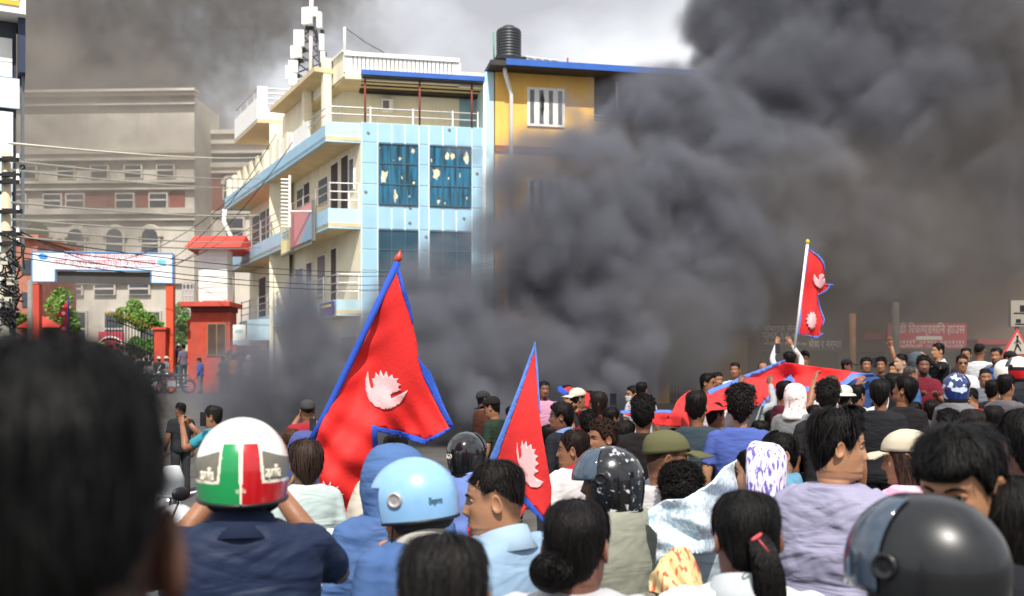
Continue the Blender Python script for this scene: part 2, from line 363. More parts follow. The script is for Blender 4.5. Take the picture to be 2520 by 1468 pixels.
# top storey, roof parapet, awning
zT = zl(200); FB = FA.off(-1.6); tl = FB.t(842)
mb = MB(); q = FB.xy(tl); sv = np.array((-.471, .882))
mb.prism([q, FB.xy(FB.t(1130)), back(FB.xy(FB.t(1130)), 7), q+sv*6.5], ST-.12, zl(196)); mb.build('top_storey_wall', M_CREAM, bl)
mb = MB(); FB.box(mb, FB.t(1130)+.003, FB.t(1187), ST-.1, zl(170), -1, .002); mb.build('side_bay', M_BLUED, bl)
P0 = FA.xy(FA.t(850)); PL = Wall(P0, VA); P1 = PL.xy(PL.t(770))
mb = MB(); mb.prism([P0, FA.xy(FA.t(1190)), back(FA.xy(FA.t(1190)), 8), P1-FA.n*2, P1], zl(196)+.002, zl(186)); mb.build('roof_slab', M_BEIGE, bl)
mb = MB(); PL.box(mb, PL.t(770), -.05, zl(190), zl(131), -.14, .05); mb.build('side_parapet', M_CREAM, bl)
mb = MB(); PL.box(mb, PL.t(768), 0, zl(131)+.002, zl(126), -.2, .12); mb.build('coping', M_WHITE, bl)
a, b = FA.t(850), FA.t(1130)
mb = MB(); FA.box(mb, a, b, zl(196), zl(180), -.12, .02); FA.box(mb, b, FA.t(1190), zl(200), zl(163), -.12, .02); mb.build('parapet_beam', M_CREAM, bl)
mb = MB(); FA.box(mb, a-.05, b, zl(140), zl(130), -.16, .06); mb.build('coping', M_WHITE, bl)
nb = 27
for i in range(nb+1):
    t = a+.05+(b-a-.1)*i/nb; w_ = .11 if i in (0, nb) else .055
    mb = MB(); FA.box(mb, t-w_, t+w_, zl(180)+.002, zl(140)-.002, -.11, .0); mb.build('baluster', M_WHITE, bl)
mb = MB(); FA.box(mb, a, b, zl(178), zl(141), -.2, -.16); mb.build('parapet_backing', M_BEIGE, bl)
t0, t1 = FA.t(888), FA.t(1189)
mb = MB(); FA.box(mb, t0, t1, zl(190), zl(178), .3, .34); mb.build('awning_fascia', M_FASC, bl)
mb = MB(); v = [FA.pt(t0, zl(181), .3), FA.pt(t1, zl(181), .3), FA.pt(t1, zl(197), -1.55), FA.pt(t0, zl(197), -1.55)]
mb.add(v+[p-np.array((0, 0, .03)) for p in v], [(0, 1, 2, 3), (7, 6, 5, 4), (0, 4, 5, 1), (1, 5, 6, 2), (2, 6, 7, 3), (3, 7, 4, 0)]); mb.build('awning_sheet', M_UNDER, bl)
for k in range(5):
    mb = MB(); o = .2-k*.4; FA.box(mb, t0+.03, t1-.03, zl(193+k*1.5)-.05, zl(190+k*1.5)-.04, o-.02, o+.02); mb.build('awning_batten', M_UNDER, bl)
for px in (898, 1032, 1160):
    mb = MB(); mb.tube([FA.pt(FA.t(px), ST, .1), FA.pt(FA.t(px), zl(190), .1)], .035, 8); mb.build('awning_post', M_RUST, bl, True)
ac = MB(); FB.pbox(ac, 938, 250, 966, 279, .02, .3); ac = ac.build('air_conditioner', M_WHITE, bl)
mb = MB(); FB.pbox(mb, 941, 254, 956, 276, .301, .31); mb.build('grille', M_GREY, ac)
# raised side room with posts under the slab
S2 = SW.off(-.25)
for px in (747, 795):
    mb = MB(); t = S2.t(px); S2.box(mb, t-.22, t+.05, ST-.1, ST+2.6, -.3, 0); mb.build('post', M_CREAM, bl)
mb = MB(); S2.box(mb, -7.2, -1.0, ST+2.05, ST+2.22, -1.2, .35); mb.build('canopy_slab', M_BEIGE, bl)
mb = MB(); S2.box(mb, -7.6, -4.6, ST-.1, ST+2.04, -1.2, -.3); mb.build('side_room', M_CREAM, bl)
# white roof box on the stair tower
bd = 43.0; FQ = Wall(W(633, 950, bd), radians(11)); LQ = Wall(FQ.p, VA); zq = lambda y: ZC+(HZ-y)/F*bd
tq, lq = FQ.t(712), LQ.t(577)
sb = thing('stair_tower_balcony', 'white boxed roof balcony with grey horizontal rails on the left end of the blue building', 'balcony', (*FQ.p, zq(296)))
mb = MB(); mb.prism([FQ.p, FQ.xy(tq), FQ.xy(tq)-FQ.n*4, LQ.xy(lq)-FQ.n*.1, LQ.xy(lq)], zq(302), zq(292)); mb.build('floor_slab', M_BEIGE, sb)
mb = MB(); FQ.box(mb, .02, tq, zq(292), zq(268), -.15, 0); mb.build('front_parapet', M_WHITE, sb)
mb = MB(); LQ.box(mb, lq, -.02, zq(300), zq(240), -.15, 0); mb.build('side_parapet', M_WHITE, sb)
mb = MB(); FQ.box(mb, 0, .42, zq(268), zq(212), -.15, -.002); mb.build('post', M_WHITE, sb)
for y in (216, 228, 241, 254):
    mb = MB(); mb.tube([FQ.pt(.4, zq(y), -.08), FQ.pt(tq, zq(y+1), -.08)], .035, 6); mb.build('rail', M_STEEL, sb)
for k in (0.2, .5, .8):
    mb = MB(); mb.tube([LQ.pt(lq*k, zq(240), -.08), LQ.pt(lq*k, zq(212), -.08)], .03, 6); mb.build('rail_post', M_STEEL, sb)
mb = MB(); mb.tube([LQ.pt(0, zq(214), -.08), LQ.pt(lq, zq(214), -.08)], .03, 6); mb.build('rail', M_STEEL, sb)
mb = MB(); mb.prism([FQ.xy(.5), FQ.xy(tq), FQ.xy(tq)-FQ.n*4, FQ.xy(.5)-FQ.n*3.2], gz, zq(302)-.002); mb.build('stair_shaft', M_CREAM, sb)
# banner on the middle balcony
S3 = Wall(FA.xy(FA.t(808)), VA).off(.06)
bn = thing('balcony_banner', 'slanting cream and pink advertising banner hung on the middle balcony of the blue building', 'banner', S3.pt(S3.t(730), 7.2))
mb = MB(); ta, tb, tm = S3.t(694), S3.t(770), S3.t(716); S3.box(mb, tm+.01, tb, 7.2, 8.55, 0, .04)
mb.build('printed_sheet', mat('pink_print', '#d98f8f', .5, .1, 1, c2='#4fa9c4', edge=(.5, .72), stretch=(.3, .3, .5), detail=1), bn)
mb = MB(); S3.box(mb, ta, tm, 7.1, 8.45, 0, .04); mb.build('title_sheet', mat('cream_print', '#efe3a6', .5, .06, 2), bn)
text('नबिल', .55, wallM(S3, (ta+tm)/2, 7.75, .045, bn), mat('blue_print', '#3b93c8', .6, 0), bn, fit=abs(tm-ta)*.7)
mb = MB(); S3.box(mb, ta-.02, tb+.02, 7.0, 7.09, -.02, .06); S3.box(mb, tb+.02, tb+.25, 7.1, 8.6, -.02, .05); mb.build('frame', M_GREY, bn)
S4 = Wall(FA.xy(FA.t(828)), VA).off(.05)
pb = thing('shop_board', 'small purple board with yellow line on the lowest balcony of the blue building', 'sign', S4.pt(S4.t(806), 4.3))
mb = MB(); S4.pbox(mb, 790, 745, 822, 776, 0, .05); mb.build('board', mat('purple_board', '#3b2f7a', .5, .1, 3), pb)
mb = MB(); S4.pbox(mb, 794, 752, 818, 757, .052, .058); mb.build('stripe', mat('yellow_print', '#e6d23c', .5, 0), pb)
wb = thing('wall_notice', 'cream notice board with blue stripe on the street corner under the balconies', 'sign', W(590, 848, 44.5))
mb = MB(); wn = Wall(W(590, 848, 44.5), radians(-8)); wn.pbox(mb, 575, 800, 606, 848, 0, .08); mb.build('board', mat('notice_board', '#eceadb', .6, .05, 3), wb)
mb = MB(); wn.pbox(mb, 577, 838, 604, 845, .082, .09); wn.pbox(mb, 580, 812, 600, 820, .082, .09); mb.build('stripe', M_BLUE, wb)
lp = thing('hoarding_panel', 'plain pale blue hoarding panel below the lowest balcony at the corner', 'sign', W(650, 835, 44))
mb = MB(); lw = Wall(W(650, 835, 44), VA+.6); lw.pbox(mb, 612, 786, 690, 838, 0, .1); mb.build('panel', M_PALEB, lp)

# ------------------------------------------------------------------ roof objects
YB = Wall(FA.xy(FA.t(1216))+FA.n*.2, radians(11)); zy = lambda px, y: YB.z(px, y)
tk = W(1252, 150, 38.5)
tank = thing('water_tank', 'black ribbed plastic water tank on the yellow building roof', 'water tank', tk)
prof = [(0, 0), (.46, 0), (.48, .05)]
for k in range(9): prof += [(.48, .1+k*.105), (.455, .13+k*.105), (.455, .16+k*.105), (.48, .19+k*.105)]
prof += [(.44, 1.12), (.3, 1.2), (.22, 1.2), (.22, 1.26), (0, 1.26)]
A = np.arange(32)*2*pi/32
mb = MB(); R = np.array([np.stack((r*1.0*np.cos(A), r*np.sin(A), np.full(32, z*1.02)), -1) for r, z in prof]); mb.rings(R+np.array(tk), cap=False)
mb.build('tank_body', mat('black_tank', '#2c3036', .45, .15, 2), tank, True)
ts = thing('tank_stand', 'low white and black stand under the black water tank', 'stand', W(1252, 162, 38.5))
mb = MB(); mb.box(W(1252, 153, 38.5), (1.15, 1.15, .1), .19); mb.build('platform', M_BLACK, ts)
mb = MB()
for dx in (-28, -8, 12, 30): mb.box(W(1252+dx, 161, 38.1), (.08, .08, .3))
mb.box(W(1252, 166, 38.1), (1.2, .6, .12), .19); mb.build('legs_frame', M_WHITE, ts)
sp = thing('solar_panel', 'sloping solar water heater panel beside the black tank', 'solar panel', W(1340, 166, 38.5))
a, b, c, d = W(1292, 141, 39.5), W(1372, 150, 39.5), W(1398, 172, 37.6), W(1318, 168, 37.6)
for k in range(4):
    f0, f1 = k/4+.015, (k+1)/4-.015
    q = [a+(b-a)*f0, a+(b-a)*f1, d+(c-d)*f1, d+(c-d)*f0]; q += [p-np.array((0, 0, .06)) for p in q]
    mb = MB(); mb.add(q, [(0, 3, 2, 1), (4, 5, 6, 7), (0, 1, 5, 4), (1, 2, 6, 5), (2, 3, 7, 6), (3, 0, 4, 7)]); mb.build('collector', mat('solar_glass', '#4c4650', .3, .15, 4), sp)
mb = MB()
for f0 in (0, .25, .5, .75, 1): mb.tube([a+(b-a)*f0, d+(c-d)*f0], .035, 6)
mb.tube([a, b], .04, 6); mb.tube([d, c], .04, 6); mb.build('frame', M_STEEL, sp)
def pole(name, label, cat, pts, r, m, grp=None):
    o = MB().tube(pts, r, 8).build(name, m, smooth=True); return tag(o, label, cat, grp)
pole('roof_pipe', 'thin green pipe standing left of the black water tank', 'pipe', [W(1214, 80, 38.2), W(1216, 160, 38.2)], .03, mat('green_pipe', '#3f9a72', .5, .05, 3))
pole('antenna_rod', 'white rod rising from the roof corner of the blue building', 'rod', [W(848, 68, 36.5), W(848, 130, 36.5)], .045, M_WHITE)
pole('roof_rod', 'short brown rod at the right end of the solar panel', 'rod', [W(1397, 143, 38), W(1397, 172, 38)], .03, M_RUST)
pole('stay_wire', 'thin dark wire sloping down from the white roof rod', 'wire', [W(848, 68, 36.5), W(900, 105, 36.8), W(945, 130, 37)], .014, M_BLACK)
# telecom mast
tmz = 47.0
tw = thing('telecom_mast', 'lattice telecom mast covered in white antenna panels behind the blue building', 'mast', W(752, 235, tmz))
mb = MB(); top = W(764, -30, tmz); legs = [W(718, 250, tmz-.6), W(800, 250, tmz-.6), W(770, 250, tmz+1)]
tops = [W(758, 20, tmz-.15), W(770, 20, tmz-.15), W(764, 20, tmz+.2)]
for a, b in zip(legs, tops): mb.tube([a, b], .07, 6)
for k in range(10):
    for i in range(3):
        a = legs[i]+(tops[i]-legs[i])*k/10; b = legs[(i+1) % 3]+(tops[(i+1) % 3]-legs[(i+1) % 3])*(k+1)/10; mb.tube([a, b], .035, 5)
mb.build('lattice', mat('grey_steel', '#5b5f66', .5, .1, 3, metal=.5), tw)
mb = MB(); mb.tube([W(763, 250, tmz-.7), W(767, -40, tmz-.7)], .09, 8); mb.build('pole', mat('mast_paint', '#efe6e4', .5, .05, 3, c2='#cf6a66', edge=(.6, .68), stretch=(0, 0, .25)), tw, True)
for px, py, w_, h_ in ((762, 40, 34, 42), (742, 95, 34, 40), (735, 128, 36, 30), (728, 165, 30, 30), (726, 196, 28, 30), (792, 50, 14, 40), (797, 105, 16, 40), (801, 142, 14, 28), (714, 180, 14, 34), (782, 30, 14, 22)):
    mb = MB(); c = W(px-6, py, tmz-1.0); s = tmz/F
    mb.box(c, (w_*s*.72, .2, h_*s*.95), random.uniform(-.4, .4)); an = mb.build('antenna', M_WHITE, tw)
    mb = MB(); mb.box(c+np.array((.1, .2, -h_*s*.62)), (w_*s*.6, .2, .14)); mb.build('mount', M_BLACK, an)

# ------------------------------------------------------------------ yellow building (continues to the right, mostly behind the smoke)
yb = thing('yellow_building', 'yellow plastered building with blue roof edge, half hidden behind the black smoke', 'building', (*YB.p, .8))
tE = YB.t(2010)
mb = MB(); YB.box(mb, 0, YB.t(1462), .5, zy(1340, 180), -6, 0); YB.box(mb, YB.t(1462)+.003, tE, .5, zy(1600, 305), -6, -.004); YB.box(mb, YB.t(1462)+.003, tE, zy(1600, 304), zy(1600, 203), -6, -2.2); mb.build('wall', M_YELL, yb)
mb = MB(); YB.box(mb, YB.t(1464), tE, zy(1600, 303), zy(1600, 204), -2.2, -2.18); mb.build('veranda_wall', mat('veranda_dark', '#3d4650', .8, .12, 1), yb)  # thin dark sheet over the back wall of the veranda recess
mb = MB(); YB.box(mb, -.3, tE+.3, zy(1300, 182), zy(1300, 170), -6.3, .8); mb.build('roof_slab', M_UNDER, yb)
mb = MB(); YB.box(mb, .25, tE+.3, zy(1300, 181), zy(1300, 166), .803, .85); mb.build('roof_fascia', M_FASC, yb)
mb = MB(); YB.box(mb, 0, YB.t(1460), zy(1300, 378), zy(1300, 362), 0, .06); mb.build('brick_band', mat('bare_brick', '#9c5a38', .9, .3, 5, .2, 12), yb)
def shuttered(px0, y0, px1, y1, n):
    mb = MB(); YB.pbox(mb, px0, y0, px1, y1, .01, .06); fr = mb.build('window_frame', M_WHITE, yb)
    t0, t1 = YB.t(px0), YB.t(px1); st = (t1-t0)/n; xm = (px0+px1)/2
    for k in range(n):
        mb = MB(); YB.box(mb, t0+st*(k+.28), t0+st*(k+.72), YB.z(xm, y1)+.1, YB.z(xm, y0)-.1, .062, .075); mb.build('pane', mat('grey_glass', '#6d6f6c', .2, .3, 2), fr)
    return fr
fr = shuttered(1297, 218, 1389, 313, 4)
mb = MB(); v, f = cdt(jag(YB.t(1334), YB.z(1334, 255), .22, 1.1), .2); mb.add([YB.pt(q[0], q[1], .079) for q in v], f); mb.build('hole_dark_patch', M_BLACK, fr)  # flat black patch stands in for the dark behind the broken pane
shuttered(1500, 470, 1600, 570, 4); shuttered(1297, 440, 1389, 540, 4); shuttered(1650, 640, 1720, 740, 3)
mb = MB(); mb.tube([YB.pt(YB.t(1236), zy(1236, 178), .5), YB.pt(YB.t(1238), zy(1238, 190), .45), YB.pt(YB.t(1256), zy(1256, 235), .16), YB.pt(YB.t(1254), .8, .14)], .075, 8); mb.build('downpipe', M_WHITE, yb, True)
for y in (290, 298):
    mb = MB(); mb.tube([YB.pt(YB.t(1464), zy(1600, y), -.1), YB.pt(tE, zy(1600, y), -.1)], .025, 6); mb.build('rail', M_STEEL, yb)
for px in (1520, 1580, 1640, 1700, 1760, 1820):
    mb = MB(); mb.tube([YB.pt(YB.t(px), zy(1600, 305), -.1), YB.pt(YB.t(px), zy(1600, 205), -.1)], .03, 6); mb.build('veranda_post', M_STEEL, yb)
for px0, px1 in ((1216, 1262), (1420, 1446), (1588, 1642), (1760, 1800)):
    mb = MB(); YB.pbox(mb, px0, 830, px1, 1010, 0, .25); mb.build('column', M_YELL, yb)
mb = MB(); YB.pbox(mb, 1216, 800, 1990, 832, .0, .5); mb.build('lintel', M_YELL, yb)
M_SHUT = mat('steel_shutter', '#8f8c84', .5, .1, 3, metal=.3)
for px0, px1 in ((1264, 1418), (1450, 1586)):
    for k in range(14):
        mb = MB(); YB.pbox(mb, px0, 835+k*12, px1, 846+k*12, .02, .06+.02*(k % 2)); mb.build('shutter_slat', M_SHUT, yb)
mb = MB(); YB.pbox(mb, 1644, 835, 1758, 1005, .01, .03); mb.build('shop_dark_sheet', M_DARK, yb)  # flat dark sheet stands in for the unlit shop interior
gr = MB()
for k in range(14): x = 1646+k*8; YB.pbox(gr, x, 835, x+3, 1005, .08, .11)
for k in range(9): y = 840+k*20; YB.pbox(gr, 1644, y, 1758, y+4, .05, .079)
gr.build('folding_grille', M_SHUT, yb)

# ------------------------------------------------------------------ campus building far left
cw = Wall(W(300, 950, 95), radians(-2.5)); zc_ = lambda y: ZC+(HZ-y)/F*95
cp = thing('campus_building', 'huge tan stone and brick campus building with cornices and arched windows in the smoke', 'building', (*cw.p, 1.9))
mb = MB(); cw.box(mb, cw.t(-90), cw.t(478), 1.2, zc_(240), -7, 0); mb.build('wall', M_TAN, cp)
rw = cw.off(-5)
mb = MB(); rw.box(mb, cw.t(478)+.01, rw.t(860), 1.2, zc_(300), -14, 0); mb.build('wing_wall', M_TAN, cp)
def band(wl, x0, x1, y0, y1, o, m=M_TAN, nm='cornice'):
    mb = MB(); wl.box(mb, wl.t(x0), wl.t(x1), zc_(y1), zc_(y0), 0, o); return mb.build(nm, m, cp)
for y0, y1, o in ((228, 234, 1.2), (234.2, 242, .8), (255, 262, .5), (372, 380, .4), (392, 398, .6), (455, 470, .5), (448, 454.8, .8), (516, 530, .7), (530.2, 545, .4), (690, 700, .4)): band(cw, -90, 480+o*8, y0, y1, o)
for y0, y1, o in ((293, 303, .6), (318, 328, .5), (345, 352, .4), (376, 388, .5), (398, 404, .6), (500, 508, .4)): band(rw, 478, 860, y0, y1, o)
for x0, x1 in ((108, 168), (205, 285), (336, 366), (418, 455)): band(cw, x0, x1, 472, 514, .12, M_TANB, 'brick_panel')
band(rw, 480, 660, 404, 500, .15, M_TANB, 'brick_panel'); band(rw, 480, 660, 352.5, 374, .1, M_CAMP, 'loggia')
def cwin(wl, x, y0, y1, w_, arch=False):
    fr = MB(); wl.box(fr, wl.t(x-w_/2-4), wl.t(x+w_/2+4), zc_(y1+3), zc_(y0-4), 0, .3)
    if arch:
        c = wl.pt(wl.t(x), zc_(y0), .15); r = (w_/2+4)*95/F
        ring = [c+np.array((wl.u[0]*r*cos(a), wl.u[1]*r*cos(a), r*sin(a))) for a in np.linspace(0, pi, 13)]; fr.tube(ring, .3, 6)
    fr = fr.build('window_frame', M_TAN, cp)
    mb = MB(); p = [(wl.t(x-w_/2), zc_(y1)), (wl.t(x+w_/2), zc_(y1))]
    if arch: p += [(wl.t(x)+w_/2*95/F*cos(a), zc_(y0)+w_/2*95/F*sin(a)) for a in np.linspace(0, pi, 11)]
    else: p += [(p[1][0], zc_(y0)), (p[0][0], zc_(y0))]
    n = len(p); q = [wl.pt(*k, .33) for k in p]+[wl.pt(*k, .36) for k in p]
    mb.add(q, [tuple(range(n))[::-1], tuple(range(n, 2*n))]+[(i, (i+1) % n, n+(i+1) % n, n+i) for i in range(n)]); mb.build('pane', M_CAMP, fr)
    mb = MB(); zm = zc_(y0*.55+y1*.45); wl.box(mb, wl.t(x-w_/2), wl.t(x+w_/2), zm-.08, zm+.08, .365, .4); mb.build('glazing_bar', M_TAN, fr)
for x in (-20, 72, 165, 248, 330, 410): cwin(cw, x, 410, 438, 38)
for x in (-35, 45, 132, 188, 310, 392): cwin(cw, x, 480, 513, 40)
for x in (100, 190, 285, 372): cwin(cw, x, 585, 622, 40, True)
for x in (100, 180, 260, 345): cwin(cw, x, 702, 724, 46)
for x in (100, 190, 285, 372): cwin(cw, x, 770, 860, 46)
for x in (494, 571, 650): cwin(rw, x, 432, 468, 34, True)
for x in (500, 580): cwin(rw, x, 520, 580, 40)
# red brick house and tin roof at the far left
rh = thing('brick_house', 'small salmon brick house between the utility pole and the gate banner', 'house', W(68, 800, 56))
hw = Wall(W(68, 950, 56), 0)
mb = MB(); hw.pbox(mb, 20, 590, 92, 960, -5, 0); mb.build('wall', mat('salmon_brick', '#a8705c', .9, .2, 3, .2, 10), rh)
mb = MB(); hw.pbox(mb, 12, 580, 100, 590, -5.2, .3); mb.build('roof_slab', mat('salmon_tile', '#b87a64', .9, .1, 2), rh)
for y in (640, 720):
    mb = MB(); hw.pbox(mb, 55, y, 78, y+36, .01, .06); mb.build('window', M_CAMP, rh)
tn = thing('canopy_tent', 'red pitched canopy tent behind the small flag', 'tent', W(100, 850, 54))
a, b, c, d, e = W(98, 775, 55), W(40, 806, 52.5), W(150, 806, 52.5), W(150, 800, 57), W(50, 800, 57)
mb = MB(); mb.add([a, b, c, d, e], [(0, 1, 2), (0, 2, 3), (0, 3, 4), (0, 4, 1)]); o = mb.build('canopy', M_REDR, tn); m_ = o.modifiers.new('s', 'SOLIDIFY'); m_.thickness = .04
for q in (b, c, d, e):
    mb = MB(); mb.tube([q, (q[0], q[1], 1.5)], .04, 6); mb.build('leg', M_STEEL, tn)

# ------------------------------------------------------------------ gate arch, gate house, iron gate
ga = thing('gate_arch', 'welcome arch of two orange posts carrying a white printed banner', 'gate', W(252, 960, 46))
gw = Wall(W(252, 950, 46), radians(2)); 
for x0, x1, nm in ((78, 96, 0), (408, 426, 1)):
    mb = MB(); gw.box(mb, gw.t(x0), gw.t(x1), 1.0, gw.z(252, 700), -.35, 0); mb.build('post', M_ORNG if nm else mat('dark_orange_paint', '#b8432e', .7, .12, 2), ga)
pl = [(80, 620), (426, 625), (426, 698), (373, 697), (373, 668), (137, 664), (137, 694), (80, 694)]
mb = MB(); q = [gw.pt(gw.t(x), gw.z(x, y), .06) for x, y in pl]; q2 = [gw.pt(gw.t(x), gw.z(x, y), -.36) for x, y in pl]; n = len(pl)
mb.add(q+q2, [tuple(range(n))[::-1], tuple(range(n, 2*n))]+[(i, (i+1) % n, n+(i+1) % n, n+i) for i in range(n)]); bnr = mb.build('banner', mat('banner_print', '#e9ecf3', .6, .03, 2), ga)
mb = MB()
for i in range(n): mb.tube([q[i], q[(i+1) % n]], .035, 6)
mb.build('blue_edge', mat('blue_edge', '#4f93c9', .5, 0), bnr)
M_RTXT = mat('red_print', '#c23a4a', .6, 0)
def gtext(s, x, y, h, x0, x1, m=M_RTXT):
    t0, t1 = gw.t(x0), gw.t(x1); text(s, h*46/F*1.5, wallM(gw, (t0+t1)/2, gw.z((x0+x1)/2, y), .065, ga), m, ga, fit=abs(t1-t0))
gtext('सिरजनगर उपमहानगरपालकिा', 0, 631, 14, 157, 356); gtext('नगर कार्यपालकिाको कार्यालय', 0, 648, 14, 132, 384); gtext('नगर सभा भवन', 0, 660, 6, 185, 330)
for x, y, m in ((106, 633, mat('emblem_blue', '#2f8fd8', .6, .1, 4)), (398, 647, mat('emblem_teal', '#6fc6d6', .6, .1, 4))):
    mb = MB(); c = gw.pt(gw.t(x), gw.z(x, y), .063)
    for sx, sy, dx, dz in ((.24, .09, 0, .04), (.14, .1, -.03, .06), (.2, .06, .04, -.06)): mb.ball(c+np.array((dx, 0, dz)), (sx, .01, sy), 12)
    mb.build('emblem', m, ga)
mb = MB(); v = [gw.pt(gw.t(x), gw.z(x, y), -.1) for x, y in ((139, 668), (371, 670), (371, 699), (139, 697))]; mb.add(v+[p+np.array((0, .05, 0)) for p in v], [(0, 3, 2, 1), (4, 5, 6, 7), (0, 1, 5, 4), (1, 2, 6, 5), (2, 3, 7, 6), (3, 0, 4, 7)]); mb.build('back_panel', mat('dark_sheet', '#4b4846', .8, .15, 1), ga)
gh = thing('gate_house', 'red brick gate house with white booth on top and red tin roof', 'gate house', W(518, 935, 45))
hw = Wall(W(518, 950, 45), radians(-3))
mb = MB(); hw.pbox(mb, 469, 768.3, 566, 975, -.9, 0); mb.build('wall', M_RED, gh)
mb = MB(); hw.pbox(mb, 566.3, 850, 652, 975, -.5, -.2); mb.build('side_wall', M_RED, gh)
mb = MB(); hw.pbox(mb, 452, 745, 574, 756, -1.3, .5); mb.build('roof_slab', mat('slab_red', '#c24a3c', .8, .1, 3), gh)
mb = MB(); hw.pbox(mb, 472, 756.3, 568, 768, -1, .15); mb.build('cornice', mat('dark_red', '#6b2a25', .8, .1, 3), gh)
mb = MB(); hw.pbox(mb, 485, 612, 556, 744.5, -.9, -.2); bo = mb.build('booth', M_WHITE, gh)
for k in range(12):
    mb = MB(); y = 620+k*10; hw.pbox(mb, 494, y, 555, y+9, -.195, -.17+.02*(k % 2)); mb.build('cladding_board', M_WHITE, gh)
a, b, c, d = hw.pt(hw.t(458), hw.z(518, 573), -1.0), hw.pt(hw.t(588), hw.z(518, 573), -1.0), hw.pt(hw.t(600), hw.z(518, 613), .5), hw.pt(hw.t(463), hw.z(518, 613), .5)
a2, b2 = hw.pt(hw.t(450), hw.z(518, 617), -2.2), hw.pt(hw.t(600), hw.z(518, 617), -2.2)
mb = MB(); mb.add([a, b, c, d, a2, b2], [(0, 3, 2, 1), (0, 1, 5, 4), (0, 4, 3), (1, 2, 5), (3, 4, 5, 2)]); mb.build('roof', M_REDR, gh)
wf = MB(); hw.pbox(wf, 510, 796, 558, 876, 0, .06); wf = wf.build('window_frame', mat('brown_frame', '#8a6a4c', .7, .1, 5), gh)
for x0, x1 in ((513, 533), (536, 555)):
    mb = MB(); hw.pbox(mb, x0, 799, x1, 873, .062, .075); mb.build('pane', mat('dirty_glass', '#4a3a30', .25, .3, 3), wf)
for x in (456, 464, 474, 482):
    mb = MB(); p = hw.pt(hw.t(x), hw.z(518, 745), .3); mb.tube([p, p+np.array((0, 0, .85))], .03, 6); mb.build('rail_post', M_STEEL, gh)
for y in (702, 715, 730):
    mb = MB(); mb.tube([hw.pt(hw.t(454), hw.z(518, y), .3), hw.pt(hw.t(484), hw.z(518, y), .3)], .025, 6); mb.build('rail', M_STEEL, gh)
for x0, x1, y0, lb in ((379, 407, 812, 'red brick gate pillar beside the right post of the arch'), (462, 498, 796, 'red gate pillar with white plaque at the corner of the gate house')):
    gp = thing('gate_pillar', lb, 'pillar', W((x0+x1)/2, 945, 45.6)); pw = Wall(W((x0+x1)/2, 950, 45.6), 0)
    mb = MB(); pw.pbox(mb, x0, y0, x1, 975, -.5, 0); mb.build('shaft', M_RED, gp)
    mb = MB(); pw.pbox(mb, x0-3, y0-6, x1+3, y0-.3, -.58, .08); mb.build('cap', mat('slab_red', '#c24a3c', .8, .1, 3), gp)
    if x0 > 400:
        mb = MB(); pw.pbox(mb, x0+7, y0+2, x1-7, y0+18, .01, .05); mb.build('plaque', M_WHITE, gp)
        cxp = pw.pt(pw.t((x0+x1)/2), pw.z(480, y0-6), -.25); mb = MB(); mb.rings(np.array([[cxp+np.array((sx*r, sy*r, z)) for sx, sy in ((-1, -1), (1, -1), (1, 1), (-1, 1))] for r, z in ((.36, 0), (.2, .1), (.02, .3))])); mb.build('finial', mat('slab_red', '#c24a3c', .8, .1, 3), gp)
ig = thing('iron_gate', 'black spiked iron gate leaf with gold tips standing open behind the arch', 'gate', W(330, 945, 48))
M_IRON = mat('black_iron', '#1a1a1c', .5, .1, 9); M_GOLD = mat('gold_tip', '#c9a13c', .4, .1, 9, metal=.4)
for k in range(16):
    x = 264+k*7.6; y0 = 775+(k-3)*3.2 if k > 3 else 775+k
    d = 47+k*.1; mb = MB(); mb.tube([W(x, 960, d), W(x, y0, d)], .022, 5); br = mb.build('bar', M_IRON, ig)
    p = W(x, y0, d); mb = MB(); mb.rings(np.array([[p+np.array((.05*cos(a)*r, .05*sin(a)*r, z)) for a in np.arange(6)*pi/3] for r, z in ((.6, -.02), (1, .05), (.05, .22))])); mb.build('tip', M_GOLD, br)
mb = MB()
for y in (14, 60, 120): mb.tube([W(264, 775+y, 47), W(290, 779+y, 47.3), W(380, 814+y, 48.5)], .03, 6)
mb.build('gate_rail', M_IRON, ig)
rs = thing('welcome_board', 'red board with a white arch shape behind the iron gate', 'sign', W(272, 845, 52)); rw2 = Wall(W(272, 950, 52), 0)
mb = MB(); rw2.pbox(mb, 242, 817, 304, 905, -.1, 0); mb.build('board', mat('red_board', '#c4485a', .7, .12, 4), rs)
mb = MB(); c = W(272, 850, 51.95); mb.tube([c+np.array((.58*cos(a), 0, .4*sin(a))) for a in np.linspace(0.1, pi-.1, 15)], .05, 6); mb.build('arch_mark', M_WHITE, rs)

# ------------------------------------------------------------------ left edge: sign tower building and utility pole
le = thing('signboard_building', 'white clad building at the left edge hung with blank signboards', 'building', W(10, 950, 17))
lw = Wall(W(10, 950, 17), radians(26.5))
mb = MB(); lw.box(mb, lw.t(-160), lw.t(40), -.3, 9, -4, 0); mb.build('wall', mat('dark_cladding', '#343a46', .6, .1, 2), le)
for x0, y0, x1, y1, m in ((-100, 150, 30, 185, M_WHITE), (-100, 90, 30, 148, M_WHITE), (-100, 190, 48, 264, mat('pale_sign', '#cfdcee', .5, .03, 2)), (-100, 272, 32, 470, M_WHITE), (-100, 395, 30, 470, M_PALEB), (-100, 478, 30, 620, M_PALEB), (-100, 630, 24, 900, M_PALEB)):
    mb = MB(); lw.pbox(mb, x0, y0, x1, y1, .01+.03*(y0 in (395,)), .06+.04*(y0 in (190, 395))); mb.build('signboard', m, le)
mb = MB(); lw.pbox(mb, -160, -60, 62, 44, -.6, .5); tb = mb.build('top_sign', M_WHITE, le)
